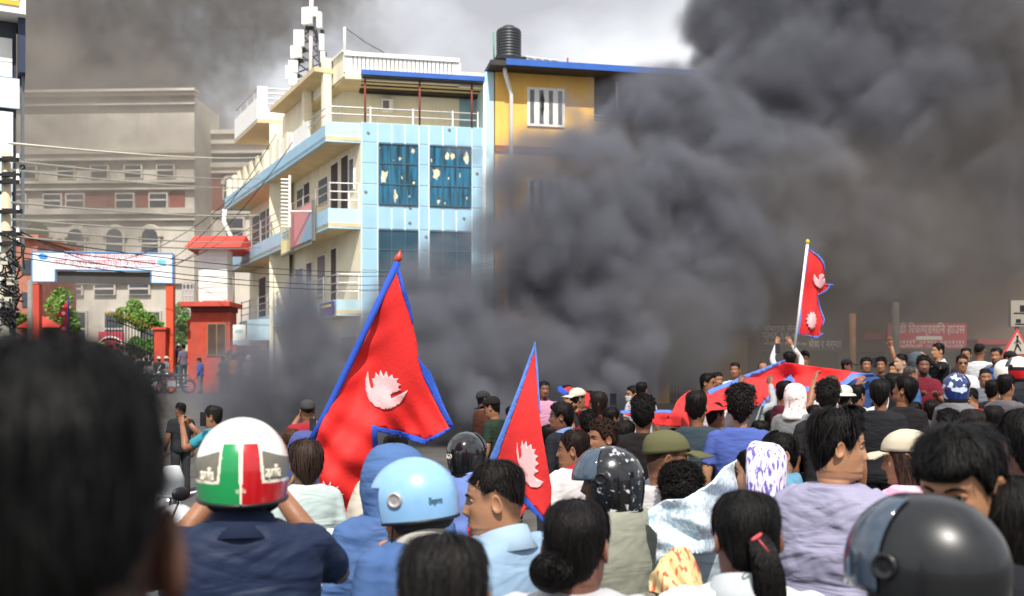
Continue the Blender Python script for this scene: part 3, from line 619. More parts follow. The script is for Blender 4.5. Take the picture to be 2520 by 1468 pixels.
mb = MB(); lw.pbox(mb, -100, -40, 49, 14, .502, .52); mb.build('blue_field', mat('sign_blue', '#6d93cf', .5, .05, 2), tb)
mb = MB(); lw.pbox(mb, -100, 14.5, 46, 30, .502, .522); mb.build('yellow_field', mat('sign_yellow', '#f1bd2e', .5, .05, 2), tb)
text('EXPRESS', .11, wallM(lw, lw.t(20), lw.z(20, 22), .525, le), M_WHITE, tb, fit=.3)
mb = MB(); lw.pbox(mb, 44, 44.5, 62, 190, -.6, .3); mb.build('edge_column', mat('dark_edge', '#24304a', .5, .1, 3), le)
mb = MB(); lw.pbox(mb, 52, 190.5, 60, 620, -.4, .1); mb.build('edge_pipe', mat('grey_edge', '#5d646e', .5, .1, 3), le)
up = thing('utility_pole', 'concrete utility pole at the left edge tangled with cables and meters', 'utility pole', W(18, 1000, 14))
mb = MB(); mb.tube([W(14, 1150, 14), W(16, 380, 14)], [.085, .06], 10); mb.build('pole', mat('concrete_pole', '#cbb89e', .9, .15, 4), up, True)
for y, a in ((392, 30), (430, 36), (447, 30), (520, 40), (575, 38), (600, 34)):
    mb = MB(); mb.box(W(20, y, 13.9), (a*14/F*1.6, .08, .06)); ca = mb.build('crossarm', M_IRON, up)
    for dx in (-20, 24): mb = MB(); mb.tube([W(20+dx, y-3, 13.85), W(20+dx, y-13, 13.85)], [.025, .018], 7); mb.build('insulator', M_WHITE, ca)
mb = MB()
for k in range(26):
    x0, y0 = random.uniform(0, 40), random.uniform(560, 820); p = [W(x0+random.uniform(-22, 26), y0+j*random.uniform(14, 30), 13.75+random.uniform(-.1, .1)) for j in range(5)]; mb.tube(p, .012, 5, sub=3)
for (x, y, r) in ((24, 700, 20), (22, 770, 24), (30, 735, 16), (55, 412, 6)):
    for k in range(7): mb.tube([W(x+r*cos(a)*random.uniform(.8, 1.1), y+r*.8*sin(a), 13.8+k*.02) for a in np.linspace(0, 6, 12)], .013, 5)
mb.build('cable_coil', M_BLACK, up, kind='stuff')
for x, y in ((24, 745), (18, 815), (30, 690), (14, 640)):
    mb = MB(); mb.box(W(x, y, 13.75), (.1, .1, .14)); mb.build('meter_box', mat('meter_grey', '#b9b6a4', .6, .1, 5), up)
pole('thin_post', 'thin grey post beside the left orange post of the arch', 'post', [W(74, 690, 40), W(74, 960, 40)], .1, M_GREY)
# overhead cables
def cable(label, a, b, sag, r, m, grp='overhead cables'):
    P = [np.array(a)+(np.array(b)-np.array(a))*t-np.array((0, 0, sag*4*t*(1-t))) for t in np.linspace(0, 1, 17)]
    tag(MB().tube(P, r, 5).build('overhead_cable', m, smooth=True), label, 'cable', grp)
M_LCAB = mat('pale_cable', '#e2dcc6', .6, .05, 3); M_DCAB = mat('dark_cable', '#2b2b2e', .6, .05, 3)
names = ['topmost', 'second', 'third', 'fourth', 'fifth', 'sixth', 'seventh', 'eighth', 'ninth']
for i, (y0, y1) in enumerate(((353, 388), (396, 440), (418, 462), (498, 530), (540, 566), (560, 596), (583, 610))):
    cable(f'{names[i]} pale cable running right from the utility pole', W(22, y0, 14), W(640, y1, 40), .10, .017, M_LCAB)
for i, (y0, y1, y2) in enumerate(((622, 640, 0), (638, 660, 0), (650, 668, 0), (600, 622, 0))):
    cable(f'{names[i]} dark cable crossing in front of the blue building', W(20, y0-20, 14), W(1260, y1+i*4, 34), .5, .008, M_DCAB)
for i, (a, b) in enumerate((((420, 640, 45), (680, 330, 40)), ((430, 655, 45), (720, 350, 38)), ((300, 640, 45), (640, 420, 42)))):
    cable(f'{names[i]} thin cable rising from the gate arch to the blue building', W(*a), W(*b), .6, .016, M_DCAB)
cable('cable drooping across the white gate banner', W(30, 560, 14), W(252, 650, 45), .1, .014, M_DCAB); cable('cable sloping from gate banner to the red tin roof', W(300, 655, 44.5), W(560, 585, 43), .5, .016, M_DCAB)

# ------------------------------------------------------------------ trees by the gate
def leafcloud(blobs, n, size, seed):
    r = np.random.default_rng(seed); P = []
    for c, rad, wt in blobs:
        k = int(n*wt); d = r.normal(size=(k, 3)); d /= np.linalg.norm(d, axis=1)[:, None]
        P.append(np.array(c)+d*rad*(r.uniform(.35, 1, (k, 1))**.5))
    P = np.vstack(P); k = len(P); a = r.normal(size=(k, 3)); a /= np.linalg.norm(a, axis=1)[:, None]; b = np.cross(a, r.normal(size=(k, 3))); b /= np.linalg.norm(b, axis=1)[:, None]
    s = size*r.uniform(.5, 1.2, (k, 1)); V = np.stack((P-a*s, P+b*s*.5, P+a*s, P-b*s*.5), 1).reshape(-1, 3)
    return V, np.arange(4*k).reshape(-1, 4)
M_LEAF = mat('leaf_green', '#4f7a2a', .6, .45, 1.2); M_LEAF2 = mat('leaf_light', '#6f9440', .6, .4, 1.2); M_BARK = mat('bark', '#4a3b2c', .9, .2, 8)
for lb, x, y, d, s, m, sd_ in (('bushy light green tree behind the left part of the gate', 146, 790, 56, .82, M_LEAF2, 1), ('small bright green tree behind the iron gate', 347, 796, 53, .58, M_LEAF2, 2),
                        ('low dark tree left of the red gate house', 444, 812, 58, .7, M_LEAF, 3), ('dark tree behind the brick house by the arch', 120, 640, 75, 1.6, M_LEAF, 4), ('low dark shrub tree at the foot of the iron gate', 345, 850, 50, .5, M_LEAF, 5)):
    c = W(x, y, d); t = thing('tree', lb, 'tree', (c[0], c[1], 1.6)); r = np.random.default_rng(sd_)
    bl_ = [(c+r.normal(size=3)*np.array((.75, .6, .75))*s, r.uniform(.45, .85)*s, 1/9) for _ in range(9)]
    mb = MB(); mb.add(*leafcloud(bl_, 3600, .13*s+.03, sd_)); mb.build('crown', m, t)
    mb = MB(); mb.tube([(c[0], c[1], 1.5), (c[0]+.05, c[1], (c[2]+1.5)/2), c], [.14*s, .11*s, .05], 8)
    for bb in bl_[:5]: mb.tube([c-np.array((0, 0, .5*s)), bb[0]], [.06*s, .015], 6)
    mb.build('trunk', M_BARK, t, True)

# ------------------------------------------------------------------ right side: shops, signs, poles, dark building
rb = thing('shop_row', 'low grey shop row with open fronts behind the smoke at right', 'building', W(2150, 1000, 31))
rwl = Wall(W(2150, 950, 31), radians(4))
mb = MB(); rwl.pbox(mb, 1850, 560, 2540, 1010, -8, -.4); mb.build('wall', mat('smoke_wall', '#7a6a5c', .9, .15, 1), rb)
for x0, x1 in ((1880, 2075), (2110, 2190), (2215, 2380), (2400, 2520)):
    mb = MB(); rwl.pbox(mb, x0, 865, x1, 1010, -.4, -.36); mb.build('shop_dark_sheet', mat('shop_dark', '#3f3a38', .9, .1, 2), rb)  # dark sheets on the wall stand in for shaded open fronts
mb = MB(); rwl.pbox(mb, 2105, 822, 2192, 838, -.3, .7); mb.build('awning', mat('awning_red', '#b0444a', .7, .1, 2), rb)
mb = MB(); rwl.pbox(mb, 2385, 838, 2480, 850, -.3, .5); mb.build('awning', mat('awning_red', '#b0444a', .7, .1, 2), rb)
def board(name, label, x0, y0, x1, y1, d, m, lines):
    wl = Wall(W((x0+x1)/2, 950, d), radians(3)); o = thing(name, label, 'sign', W((x0+x1)/2, y1, d))
    mb = MB(); wl.pbox(mb, x0, y0, x1, y1, -.12, 0); mb.build('board', m, o)
    for s, y, h, a, b, mm in lines: text(s, h*d/F*1.5, wallM(wl, (wl.t(a)+wl.t(b))/2, wl.z((a+b)/2, y), .004, o), mm, o, fit=abs(wl.t(b)-wl.t(a)))
    return o, wl
M_PALE = mat('pale_print', '#d9d2c4', .7, 0)
o, wl = board('red_shop_sign', 'wide red shop sign with big white lettering behind the grey pole', 2185, 796, 2379, 858, 30, mat('sign_red', '#b53a44', .6, .08, 2),
      [('डी िरकण्डसिन हाउस', 812, 20, 2212, 2374, M_PALE), ('नयाँ तथा पुराना', 843, 7, 2212, 2374, M_PALE), ('बिक्री तथा खरिद', 853, 6, 2214, 2372, M_PALE)])
mb = MB(); wl.pbox(mb, 2254, 828, 2318, 837, .003, .012); mb.build('white_strip', M_PALE, o)
board('black_shop_sign', 'black shop sign with faded pale lettering left of the brown pole', 1868, 796, 2080, 862, 30.2, mat('sign_black', '#2e2c2c', .7, .15, 2),
      [('मोबाइल सेन्टर', 810, 14, 1880, 1975, M_PALE), ('प्लट १२-७', 827, 16, 1876, 1960, M_PALE), ('सेवा र मर्मत', 848, 16, 1990, 2070, M_PALE), ('बिक्री तथा मर्मत केन्द्र', 847, 6, 1880, 1985, M_PALE)])
pole('street_pole', 'brown wooden street pole between the black and red shop signs', 'pole', [W(2098, 1010, 27), W(2098, 772, 27)], .09, mat('brown_pole', '#6b4c33', .9, .2, 5))
pole('street_pole', 'thick grey street pole in front of the red shop sign', 'pole', [W(2204, 1010, 28), W(2204, 745, 28)], [.13, .1], mat('dimmed_concrete', '#57514b', .9, .15, 3))  # concrete darkened in its colour to look faint in the smoke
pc = thing('crossing_sign', 'triangular pedestrian crossing sign with red border at the right edge', 'traffic sign', W(2503, 1000, 21)); pcw = Wall(W(2503, 950, 21), 0)
tri = [(2503, 808), (2541, 876), (2465, 876)]; tri2 = [(2503, 818), (2533, 872), (2473, 872)]
for t_, o_, nm, m in ((tri, 0, 'border', mat('sign_border', '#c23a40', .5, .05, 2)), (tri2, .012, 'face', mat('hazed_sign_face', '#aaa194', .5, .05, 2))):  # face white greyed in the colour, as if seen through smoke
    q = [pcw.pt(pcw.t(x), pcw.z(x, y), o_) for x, y in t_]; q += [p+np.array((0, .011, 0)) for p in q]; mb = MB(); mb.add(q, [(0, 1, 2), (5, 4, 3), (0, 3, 4, 1), (1, 4, 5, 2), (2, 5, 3, 0)]); mb.build(nm, m, pc)
mb = MB(); k = 21/F; P = lambda x, y: pcw.pt(pcw.t(x), pcw.z(x, y), .016)
mb.ball(P(2503, 829), (3.2*k, .004, 3.4*k), 10)
for a in (((2503, 833), (2502, 849)), ((2502, 848), (2496, 866)), ((2503, 848), (2512, 865)), ((2503, 836), (2495, 846)), ((2503, 836), (2512, 847))): mb.tube([P(*a[0]), P(*a[1])], [2.6*k, 1.6*k], 6, flat=.3)
mb.build('walking_figure', M_BLACK, pc)
mb = MB(); mb.tube([W(2503, 1000, 21.08), W(2503, 740, 21.08)], .04, 8); mb.build('post', M_GREY, pc)
o, wl = board('traffic_plate', 'white plate with black marks above the triangular crossing sign', 2488, 740, 2545, 804, 21, mat('plate_hazed', '#8f877b', .6, .05, 2), [])  # plate white greyed in the colour for the smoke in front
for x0, y0, x1, y1 in ((2510, 752, 2532, 768), (2500, 786, 2512, 795), (2494, 770, 2540, 773), (2498, 797, 2536, 800)):
    mb = MB(); wl.pbox(mb, x0, y0, x1, y1, .001, .006); mb.build('mark', M_BLACK, o)
db = thing('dark_building', 'tall slate building at the right edge showing through thin smoke', 'building', W(2480, 1000, 38))
dw = Wall(W(2400, 950, 38), radians(-20))
mb = MB(); dw.box(mb, dw.t(2345), dw.t(2620), .5, dw.z(2480, 40), -8, 0); mb.build('wall', mat('slate_cladding', '#56636f', .6, .1, 1), db)
mb = MB(); dw.box(mb, dw.t(2335), dw.t(2625), dw.z(2480, 40)+.002, dw.z(2480, 30), -8, .5); mb.build('roof_edge', M_FASC, db)
for y in (110, 230, 350, 470, 590):
    for x in (2370, 2430, 2490):
        mb = MB(); dw.pbox(mb, x, y, x+34, y+70, 0, .06); f_ = mb.build('window_frame', M_GREY, db)
        mb = MB(); dw.pbox(mb, x+3, y+4, x+31, y+66, .062, .08); mb.build('pane', M_CAMP, f_)
# ------------------------------------------------------------------ people
HZt = np.array([-.30, -.26, -.215, -.17, -.14, -.128, -.120, -.112, -.090, -.065, -.040, -.010, .020, .045, .070, .090, .103, .110, .1125])
HW = np.array([.062, .058, .055, .054, .054, .055, .052, .057, .063, .067, .070, .072, .075, .076, .073, .063, .047, .024, .004])
HFt = np.array([.045, .045, .044, .046, .050, .056, .074, .088, .093, .092, .090, .089, .089, .090, .082, .065, .044, .021, .004])
HB = np.array([.078, .072, .069, .067, .068, .070, .071, .073, .078, .083, .089, .095, .099, .100, .096, .083, .061, .033, .006])
def headpt(a, z, feat=False):
    """surface of the head at angle a (0 = face, +-pi = back) and height z from the ear line"""
    w_, f, b = np.interp(z, HZt, HW), np.interp(z, HZt, HFt), np.interp(z, HZt, HB)
    s, c = np.sin(a), np.cos(a); e = np.where(z < -.09, 1.0, .88)
    x = w_*np.sign(s)*np.abs(s)**e; y = np.where(c > 0, f, b)*np.sign(c)*np.abs(c)**e
    if feat:
        fr = np.clip(c*1.6, 0, 1); G = lambda v, m, sg: np.exp(-((v-m)/sg)**2); ax = np.abs(x)
        nw = .009+.007*ss(.01, -.035, z); npf = np.interp(z, (-.056, -.046, -.036, -.02, .0, .016, .026), (0, .55, 1, .72, .42, .22, 0))
        dy = .027*np.exp(-(x/nw)**2)*npf+.004*G(ax, .014, .007)*G(z, -.04, .008)
        dy += -.011*G(ax, .031, .017)*G(z, .004, .012)+.006*G(z, .025, .008)*np.exp(-(x/.05)**4)
        dy += .006*G(x, 0, .02)*(G(z, -.064, .007)+1.1*G(z, -.079, .007))-.003*G(x, 0, .024)*G(z, -.0715, .003)-.003*G(x, 0, .02)*G(z, -.092, .006)
        dy += .007*G(x, 0, .02)*G(z, -.109, .011)+.004*G(ax, .047, .016)*G(z, -.025, .02)-.004*G(ax, .05, .014)*G(z, -.07, .02)
        y = y+dy*fr
    return x, y
SKINS = ['#bd8a68', '#9c6c50', '#805443', '#d0a78d', '#5f4034']
def skinm(i):
    nm = 'skin_%s' % 'abcde'[i]; new = (nm, str(tuple(v*.82 for v in hexc(SKINS[i])))) not in MATS
    c = tuple(v*.82 for v in hexc(SKINS[i])); m = mat(nm, c, .48, .16, 9, .10, 150, spec=.38, detail=6)
    if new:     # stubble and lips follow the point attributes of the body mesh
        t = m.node_tree; N = t.nodes; p = N['Principled BSDF']
        for at, cc in (('stubble', [v*.16+.004 for v in c]), ('lips', [c[0]*.72, c[1]*.42, c[2]*.45])):
            a = N.new('ShaderNodeAttribute'); a.attribute_name = at; mx_ = N.new('ShaderNodeMix'); mx_.data_type = 'RGBA'; src = p.inputs['Base Color'].links[0].from_socket
            t.links.new(a.outputs['Fac'], mx_.inputs['Factor']); t.links.new(src, mx_.inputs['A']); mx_.inputs['B'].default_value = (*cc, 1); t.links.new(mx_.outputs['Result'], p.inputs['Base Color'])
    return m
def lipm(i): return mat('lip_%s' % 'abcde'[i], tuple(q*v for q, v in zip(hexc(SKINS[i]), (.62, .42, .45))), .45, .05, 20)
def stubm(i): return mat('stubble_%s' % 'abcde'[i], tuple(q*.32 for q in hexc(SKINS[i])), .7, .3, 90)
M_EYEW = mat('eye_white', '#d8d2c8', .2, 0); M_IRIS = mat('iris', '#1a0f0a', .1, 0); M_LENS = mat('dark_lens', '#101114', .08, 0)
M_PHONE = mat('phone_black', '#141518', .25, .05, 9); M_SCREEN = mat('phone_glass', '#20242c', .06, .05, 9)
def hairm(h):
    new = ('hair', str(h)) not in MATS
    m = mat('hair', h, .5, .0, 60, .28, 260, spec=.16, stretch=(1, 1, .12))
    if new:
        t = m.node_tree; N = t.nodes; p = N['Principled BSDF']; c = hexc(h)
        gm = N.new('ShaderNodeNewGeometry'); r = N.new('ShaderNodeValToRGB'); e = r.color_ramp.elements
        e[0].color = (*[v*.35 for v in c], 1); e[1].color = (*[min(1, v*2.0+.001) for v in c], 1); t.links.new(gm.outputs['Random Per Island'], r.inputs[0]); t.links.new(r.outputs[0], p.inputs['Base Color'])
    return m
def cloth(h, name='cloth', rough=.85, fold=.22, **k):
    new = (name, str(h)) not in MATS
    m = mat(name, tuple(v*.64 for v in hexc(h)), rough, .07, 3.5, 0, spec=.22)
    if new:
        t = m.node_tree; N = t.nodes; p = N['Principled BSDF']; tc_ = N.new('ShaderNodeTexCoord'); last = None
        for sc_, rot, st_, ds in (((3.2, 3.2, 11), .55, fold, .05), ((3, 3, 9), -.7, fold*.8, .035), ((60, 60, 60), 0, fold*.25, .004)):
            mp_ = N.new('ShaderNodeMapping'); mp_.inputs['Scale'].default_value = sc_; mp_.inputs['Rotation'].default_value = (0, rot, 0); t.links.new(tc_.outputs['Object'], mp_.inputs[0])
            n = N.new('ShaderNodeTexNoise'); n.inputs['Scale'].default_value = 1; n.inputs['Detail'].default_value = 2.5; n.inputs['Distortion'].default_value = .6; t.links.new(mp_.outputs[0], n.inputs['Vector'])
            b = N.new('ShaderNodeBump'); b.inputs['Strength'].default_value = min(1, st_*2); b.inputs['Distance'].default_value = ds; t.links.new(n.outputs['Fac'], b.inputs['Height'])
            if last: t.links.new(last, b.inputs['Normal'])
            last = b.outputs[0]
        t.links.new(last, p.inputs['Normal'])
    return m
def hand(mb, wr, d, nrm, m=0, curl=.5, n=6, s=1.0, side=1):
    """palm, four unequal bent fingers and a thumb at wrist wr, pointing along d with the palm facing nrm"""
    d = np.array(d, float); d /= np.linalg.norm(d); nrm = np.array(nrm, float); nrm -= d*(nrm@d); nrm /= np.linalg.norm(nrm)+1e-9; x = np.cross(d, nrm)*side
    R = []
    for t, w_, th in ((-.02, .026, .02), (0, .028, .019), (.035, .038, .017), (.07, .042, .015), (.09, .038, .012)):
        A = np.arange(10)*2*pi/10; R.append(np.array(wr)+d*t*s+s*(np.cos(A)[:, None]*x*w_+np.sin(A)[:, None]*nrm*th))
    mb.rings(np.array(R), m)
    for i, (o, L_) in enumerate(((-.03, .066), (-.010, .076), (.010, .072), (.029, .056))):
        b = np.array(wr)+s*(d*.086+x*o); p = [b-d*.015*s]; a = 0
        for q in (0, 1, 2):
            a += curl*(.35, .75, .6)[q]; b = b+s*L_*(.42, .33, .25)[q]*(d*cos(a)+nrm*sin(a)); p.append(b)
        mb.tube(p, [.0095*s, .0092*s, .0085*s, .0065*s], n, m)
    b = np.array(wr)+s*(d*.02-x*.03); tdir = d*.65-x*.6+nrm*.35
    mb.tube([b, b+tdir*.04*s, b+tdir*.04*s+(d*.8-x*.1+nrm*.5)*.035*s], [.013*s, .011*s, .008*s], n, m)
POSES = dict(down=((.24, -.03, 1.10), (.26, .06, .86), (-1, .2, 0), .55), phone=((.25, .20, 1.22), (.075, .36, 1.50), (-1, .2, .2), .9), up=((.25, .12, 1.60), (.13, .22, 1.84), (0, 1, 0), .5),
             hold=((.28, .14, 1.45), (.2, .26, 1.72), (0, 1, .2), 1.1), front=((.24, .1, 1.12), (.12, .34, 1.20), (-.4, 0, 1), .7), face=((.36, .20, 1.34), (.10, .30, 1.52), (-1, .2, 0), .9),
             shoulder=((.30, .28, 1.24), (.10, .52, 1.34), (0, 0, -1), .5), wave=((.25, .12, 1.62), (.2, .2, 1.9), (0, 1, 0), .1), chin=((.27, .17, 1.16), (.12, .30, 1.38), (-1, 0, 0), .8))
NPEOPLE = 0
def hairline(a, style):
    a = np.abs(a)
    if style in ('long', 'bob'): return np.interp(a, [0, .5, .8, 1.1, 1.3, pi], [.066, .062, .045, -.02, -.14 if style == 'bob' else -.30, -.16 if style == 'bob' else -.34])
    nape = {'medium': -.125, 'curly': -.10, 'afro': -.12, 'buzz': -.09, 'fade': -.07}.get(style, -.095)
    top = {'bald': .02, 'fringe': .040, 'quiff': .064}.get(style, .066)
    if style in ('fade', 'buzz'): return np.interp(a, [0, .5, .9, 1.15, 1.35, 1.62, 1.9, 2.3, pi], [top, top, .056, .042, .030, .036, .020, -.005, -.03])
    if style == 'bald': return np.interp(a, [0, 1.0, 1.3, 1.7, 2.2, pi], [.13, .12, .03, .03, .01, nape])
    return np.interp(a, [0, .5, .9, 1.15, 1.35, 1.62, 1.9, 2.3, pi], [top, top, .052, .022, -.012, .024, -.03, -.07, nape])
THICK = dict(short=(.020, .006), fade=(.022, .003), buzz=(.006, .004), curly=(.034, .026), afro=(.046, .04), medium=(.024, .022), quiff=(.034, .012), fringe=(.024, .014), bald=(.004, .005), long=(.02, .017), bob=(.024, .02), bun=(.012, .008), ponytail=(.012, .009))
def make_hair(style, lod, seed, capped=False):
    r = np.random.default_rng(seed); tt, ts_ = THICK[style]
    nA, nV = ((72, 26), (40, 16), (22, 9))[2-lod]; mb = MB()
    hst = style if style not in ('bun', 'ponytail') else 'short'
    def surf(a, v, tk=1.0, rough=1.0):
        zh = hairline(a, hst); z = zh+(.1125-zh)*np.sin(v*pi/2); zc = np.clip(z, -.085, .1125)
        x, y = headpt(a, zc); p = np.stack((x, y, zc), -1); nr = p-np.array((0, -.008, .0)); nr = nr/np.linalg.norm(nr, axis=-1)[..., None]
        t = (ts_+(tt-ts_)*ss(.25, .75, v))*np.minimum(1, v/.10+.12)
        if style == 'quiff': t = t+.026*np.exp(-(a/.9)**2)*ss(0, .5, v)*(1-ss(.6, 1, v))
        if capped: t = np.where(zc > .0, np.minimum(t, .007), t)
        if style == 'fringe': t = t+.012*np.exp(-(a/1.0)**2)
        q = p+nr*(t*tk)[..., None]; q[..., 2] += np.minimum(z-zc, 0)
        amp = {'curly': .011, 'afro': .015, 'medium': .005, 'quiff': .005, 'buzz': .001, 'bald': .0008}.get(style, .004)*rough
        q = q+nr*(amp*(wob(q+seed, 95 if style in ('curly', 'afro') else 48)))[..., None]
        return q, nr
    a = np.linspace(-pi, pi, nA, endpoint=False); v = np.linspace(0, 1, nV); Vv, Aa = np.meshgrid(v, a, indexing='ij')
    q, _ = surf(Aa, Vv, .7); inner, _ = surf(a, np.zeros(nA), -.6, 0)
    mb.rings(np.concatenate((inner[None], q)), cap=False)
    N = {2: 6500, 1: 1500, 0: 200}[lod]
    if style in ('buzz', 'bald'): N = int(N*.5)
    S = 5; wid = {2: .0016, 1: .0030, 0: .006}[lod]
    a0 = r.uniform(-pi, pi, N); v0 = np.sqrt(r.uniform(.01, 1, N))*.98
    if style in ('curly', 'afro'):
        b, nr = surf(a0, v0, 1.0); t1 = np.cross(nr, r.normal(size=(N, 3))); t1 /= np.linalg.norm(t1, axis=1)[:, None]
        th = np.linspace(-.5, 2.6, S); rad = r.uniform(.006, .014, (N, 1))*(1 if style == 'curly' else 1.5); P = np.stack([b+rad*(np.sin(k)*t1+(1-np.cos(k))*nr*.75)-nr*.004 for k in th], 1)
    else:
        if capped: pass
        dv = r.uniform(.12, .42, N)*(1.0 if style not in ('long', 'bob', 'medium') else 1.3); da = r.normal(0, .16, N); lift = r.uniform(.62, 1.3, N)+(r.random(N) < .09)*r.uniform(0, 1.1, N); lift = np.minimum(lift, .85) if capped else lift; P = []; 
        for k in np.linspace(0, 1, S):
            vv = np.clip(v0-dv*k, -.02 if style in ('medium', 'long', 'bob') else .0, 1); p, nr = surf(a0+da*k*(1.2-v0), vv, 1.0, .7); P.append(p+nr*((lift-1)*np.maximum(tt*.6, .005)*(.35+k))[:, None])
        P = np.stack(P, 1)
    def ribbons(P, wid):
        N, S, _ = P.shape; d = np.gradient(P, axis=1); c = P-np.array((0, -.01, 0)); sd_ = np.cross(d, c); sd_ /= np.linalg.norm(sd_, axis=2)[..., None]+1e-9
        tp = wid*np.array([.6, 1, 1, .8, .25])[None, :S, None]; V = np.stack((P-sd_*tp, P+sd_*tp), 2).reshape(-1, 3)
        k = (np.arange(N)[:, None]*S+np.arange(S-1)[None])*2; f = np.stack((k, k+1, k+3, k+2), -1).reshape(-1, 4); mb.add(V, f)
    ribbons(P, wid)
    if style == 'bun':
        c = np.array((-.035, -.115, -.05)); mb.ball(c, (.052, .042, .048), 16 if lod else 9); n = N//3
        d = r.normal(size=(n, 3)); d /= np.linalg.norm(d, axis=1)[:, None]; t1 = np.cross(d, r.normal(size=(n, 3))); t1 /= np.linalg.norm(t1, axis=1)[:, None]
        ribbons(np.stack([c+np.array((.054, .044, .05))*(d*np.cos(k)+t1*np.sin(k))*(1+.06*r.random((n, 1))) for k in np.linspace(-.5, .5, S)], 1), wid*1.3)
    if style == 'ponytail':
        path = np.array([(0, -.09, .01), (.0, -.125, -.01), (.01, -.135, -.08), (.02, -.125, -.17), (.03, -.125, -.27), (.035, -.13, -.36)]); rad = [.02, .024, .032, .032, .026, .01]
        mb.tube(path, rad, 12, sub=3); pp, rr = smooth_path(path, np.array(rad), 4); n = N//3; k0 = r.integers(0, len(pp)-9, n); ang = r.uniform(0, 2*pi, n); off = np.stack((np.cos(ang), np.sin(ang)*.9, np.zeros(n)), 1)
        ribbons(np.stack([pp[k0+j*2]+off*(rr[k0+j*2]*r.uniform(.95, 1.25, n))[:, None] for j in range(S)], 1), wid*1.2)
    return mb
def person(label, x, y, hp=None, d=None, yaw=0, hy=0, tilt=0, shirt='#444444', long=False, loose=1.0, pants='#23262e', hair='short', hc='#0d0a09', skin=1, pose='down', pr=None, pl=None,
           beard=0, collar=None, lod=None, glasses=None, hat=None, hatc='#888888', hel=None, apron=None, smat=None, group=None, build_=1.0, H=None, lean=0, mouth=None, seed=None):
    global NPEOPLE
    yaw += math.degrees(math.atan((x-1260)/F))      # yaw is given against the line of sight
    NPEOPLE += 1; seed = seed or NPEOPLE*13+5
    d = d or F*.24/hp; lod = lod if lod is not None else (2 if d < 5.3 else 1 if d < 13 else 0)
    ztop = W(x, y, d)[2]; gx = (x-1260)/F*d; g0 = ground(gx, d)
    tkt = {'cap': .02, 'fullhelmet': .045, 'halfhelmet': .04, 'openhelmet': .045, 'hood': .03, 'scarf': .02, 'hat': .03, 'wrap': .02}.get(hat, THICK[hair][0]*.8)
    H = ztop-g0-tkt
    if H > 1.86: g0 += H-1.86; H = 1.86         # stands on a kerb, step or mound
    if H < 1.42: g0 -= 1.42-H; H = 1.42
    root = thing('person', label, 'person', (gx, d, g0), group or 'people in the protest crowd', rz=-radians(yaw))
    k = H/1.70; hz = H-.1125; sm = [skinm(skin), lipm(skin), stubm(skin), M_EYEW, M_IRIS]
    cy_, sy_ = cos(-radians(hy)), sin(-radians(hy)); ct, st = cos(radians(tilt)), sin(radians(tilt))
    def hx(P, rigid=True):
        """turn and nod head-space points, blending out down the neck, and put them on the body"""
        P = np.asarray(P, float); b = np.ones(len(P)) if rigid else ss(-.24, -.13, P[:, 2])
        z = P[:, 2]+.12; y2 = P[:, 1]*ct-z*st; z2 = P[:, 1]*st+z*ct-.12
        x3 = P[:, 0]*cy_-y2*sy_; y3 = P[:, 0]*sy_+y2*cy_
        Q = np.stack((x3, y3, z2), 1); Q = P+(Q-P)*b[:, None]
        return Q+np.array((0, .018*1, hz))
    # body: head, neck and trunk in one loft, arms, hands, legs
    nz_, na = ((64, 60), (36, 36), (22, 20))[2-lod]
    zz = np.concatenate((np.linspace(-.26, -.135, 6 if lod else 4), np.linspace(-.128, .1, nz_), [.106, .1105, .1125])); t = np.linspace(0, 2*pi, na, endpoint=False); a = t-.45*np.sin(t)
    Z, Aa = np.meshgrid(zz, a, indexing='ij'); X, Y = headpt(Aa, Z, lod > 0 or True)
    hv = np.stack((X, Y, Z), -1).reshape(-1, 3); body = MB()
    B = build_; trunk = [(1.435, .075, .055, .085), (1.41, .125, .062, .092), (1.375, .178, .078, .102), (1.30, .188, .098, .112), (1.20, .172, .112, .112), (1.08, .152, .108, .098), (.98, .155, .106, .106), (.90, .165, .10, .12), (.82, .15, .085, .105)]
    def trunk_rings(off=0.0, zmin=.80, wide=1.0, n=28):
        R = []; A_ = np.arange(n)*2*pi/n
        for z, w_, f, b in trunk[::-1]:
            if z < zmin: continue
            ex = (z-1.2)*0; e = .82; c_, s_ = np.cos(A_), np.sin(A_); q = B*(wide if z < 1.3 else 1+(wide-1)*.4)
            R.append(np.stack(((w_*q+off)*np.sign(s_)*np.abs(s_)**e, np.where(c_ > 0, f*q+off, b*q+off)*np.sign(c_)*np.abs(c_)**e, np.full(n, z*k+off*.6*(z > 1.38))), -1))
        return np.array(R)
    Hh = hx(hv, False).reshape(len(zz), na, 3)
    tr = trunk_rings(n=na); tr = np.roll(tr, 0, 1)
    # match the angle order of the head rings
    tr2 = []
    for (z, w_, f, b) in trunk[::-1]:
        c_, s_ = np.cos(a), np.sin(a); tr2.append(np.stack((w_*B*np.sign(s_)*np.abs(s_)**.82, np.where(c_ > 0, f, b)*B*np.sign(c_)*np.abs(c_)**.82, np.full(na, z*k)), -1))
    body.rings(np.concatenate((np.array(tr2), Hh)))
    # stubble and lips as smooth point attributes, by place on the head
    nt_ = len(tr2); AB = np.abs(np.angle(np.exp(1j*Aa))); FR = ss(.0, .25, np.cos(Aa)); stub = np.zeros_like(Z); AX = np.abs(X)
    if hat not in ('fullhelmet', 'openhelmet', 'hood', 'scarf') and hair not in ('long', 'bob', 'bun', 'ponytail'):
        lo = np.interp(AB, [1.1, 1.22, 1.4, 1.62, 1.9, 2.3, pi], [.03, .0, -.014, .022, -.035, -.075, -.095]); stub = ss(-.006, .034, Z-lo)*ss(1.02, 1.25, AB)*.85
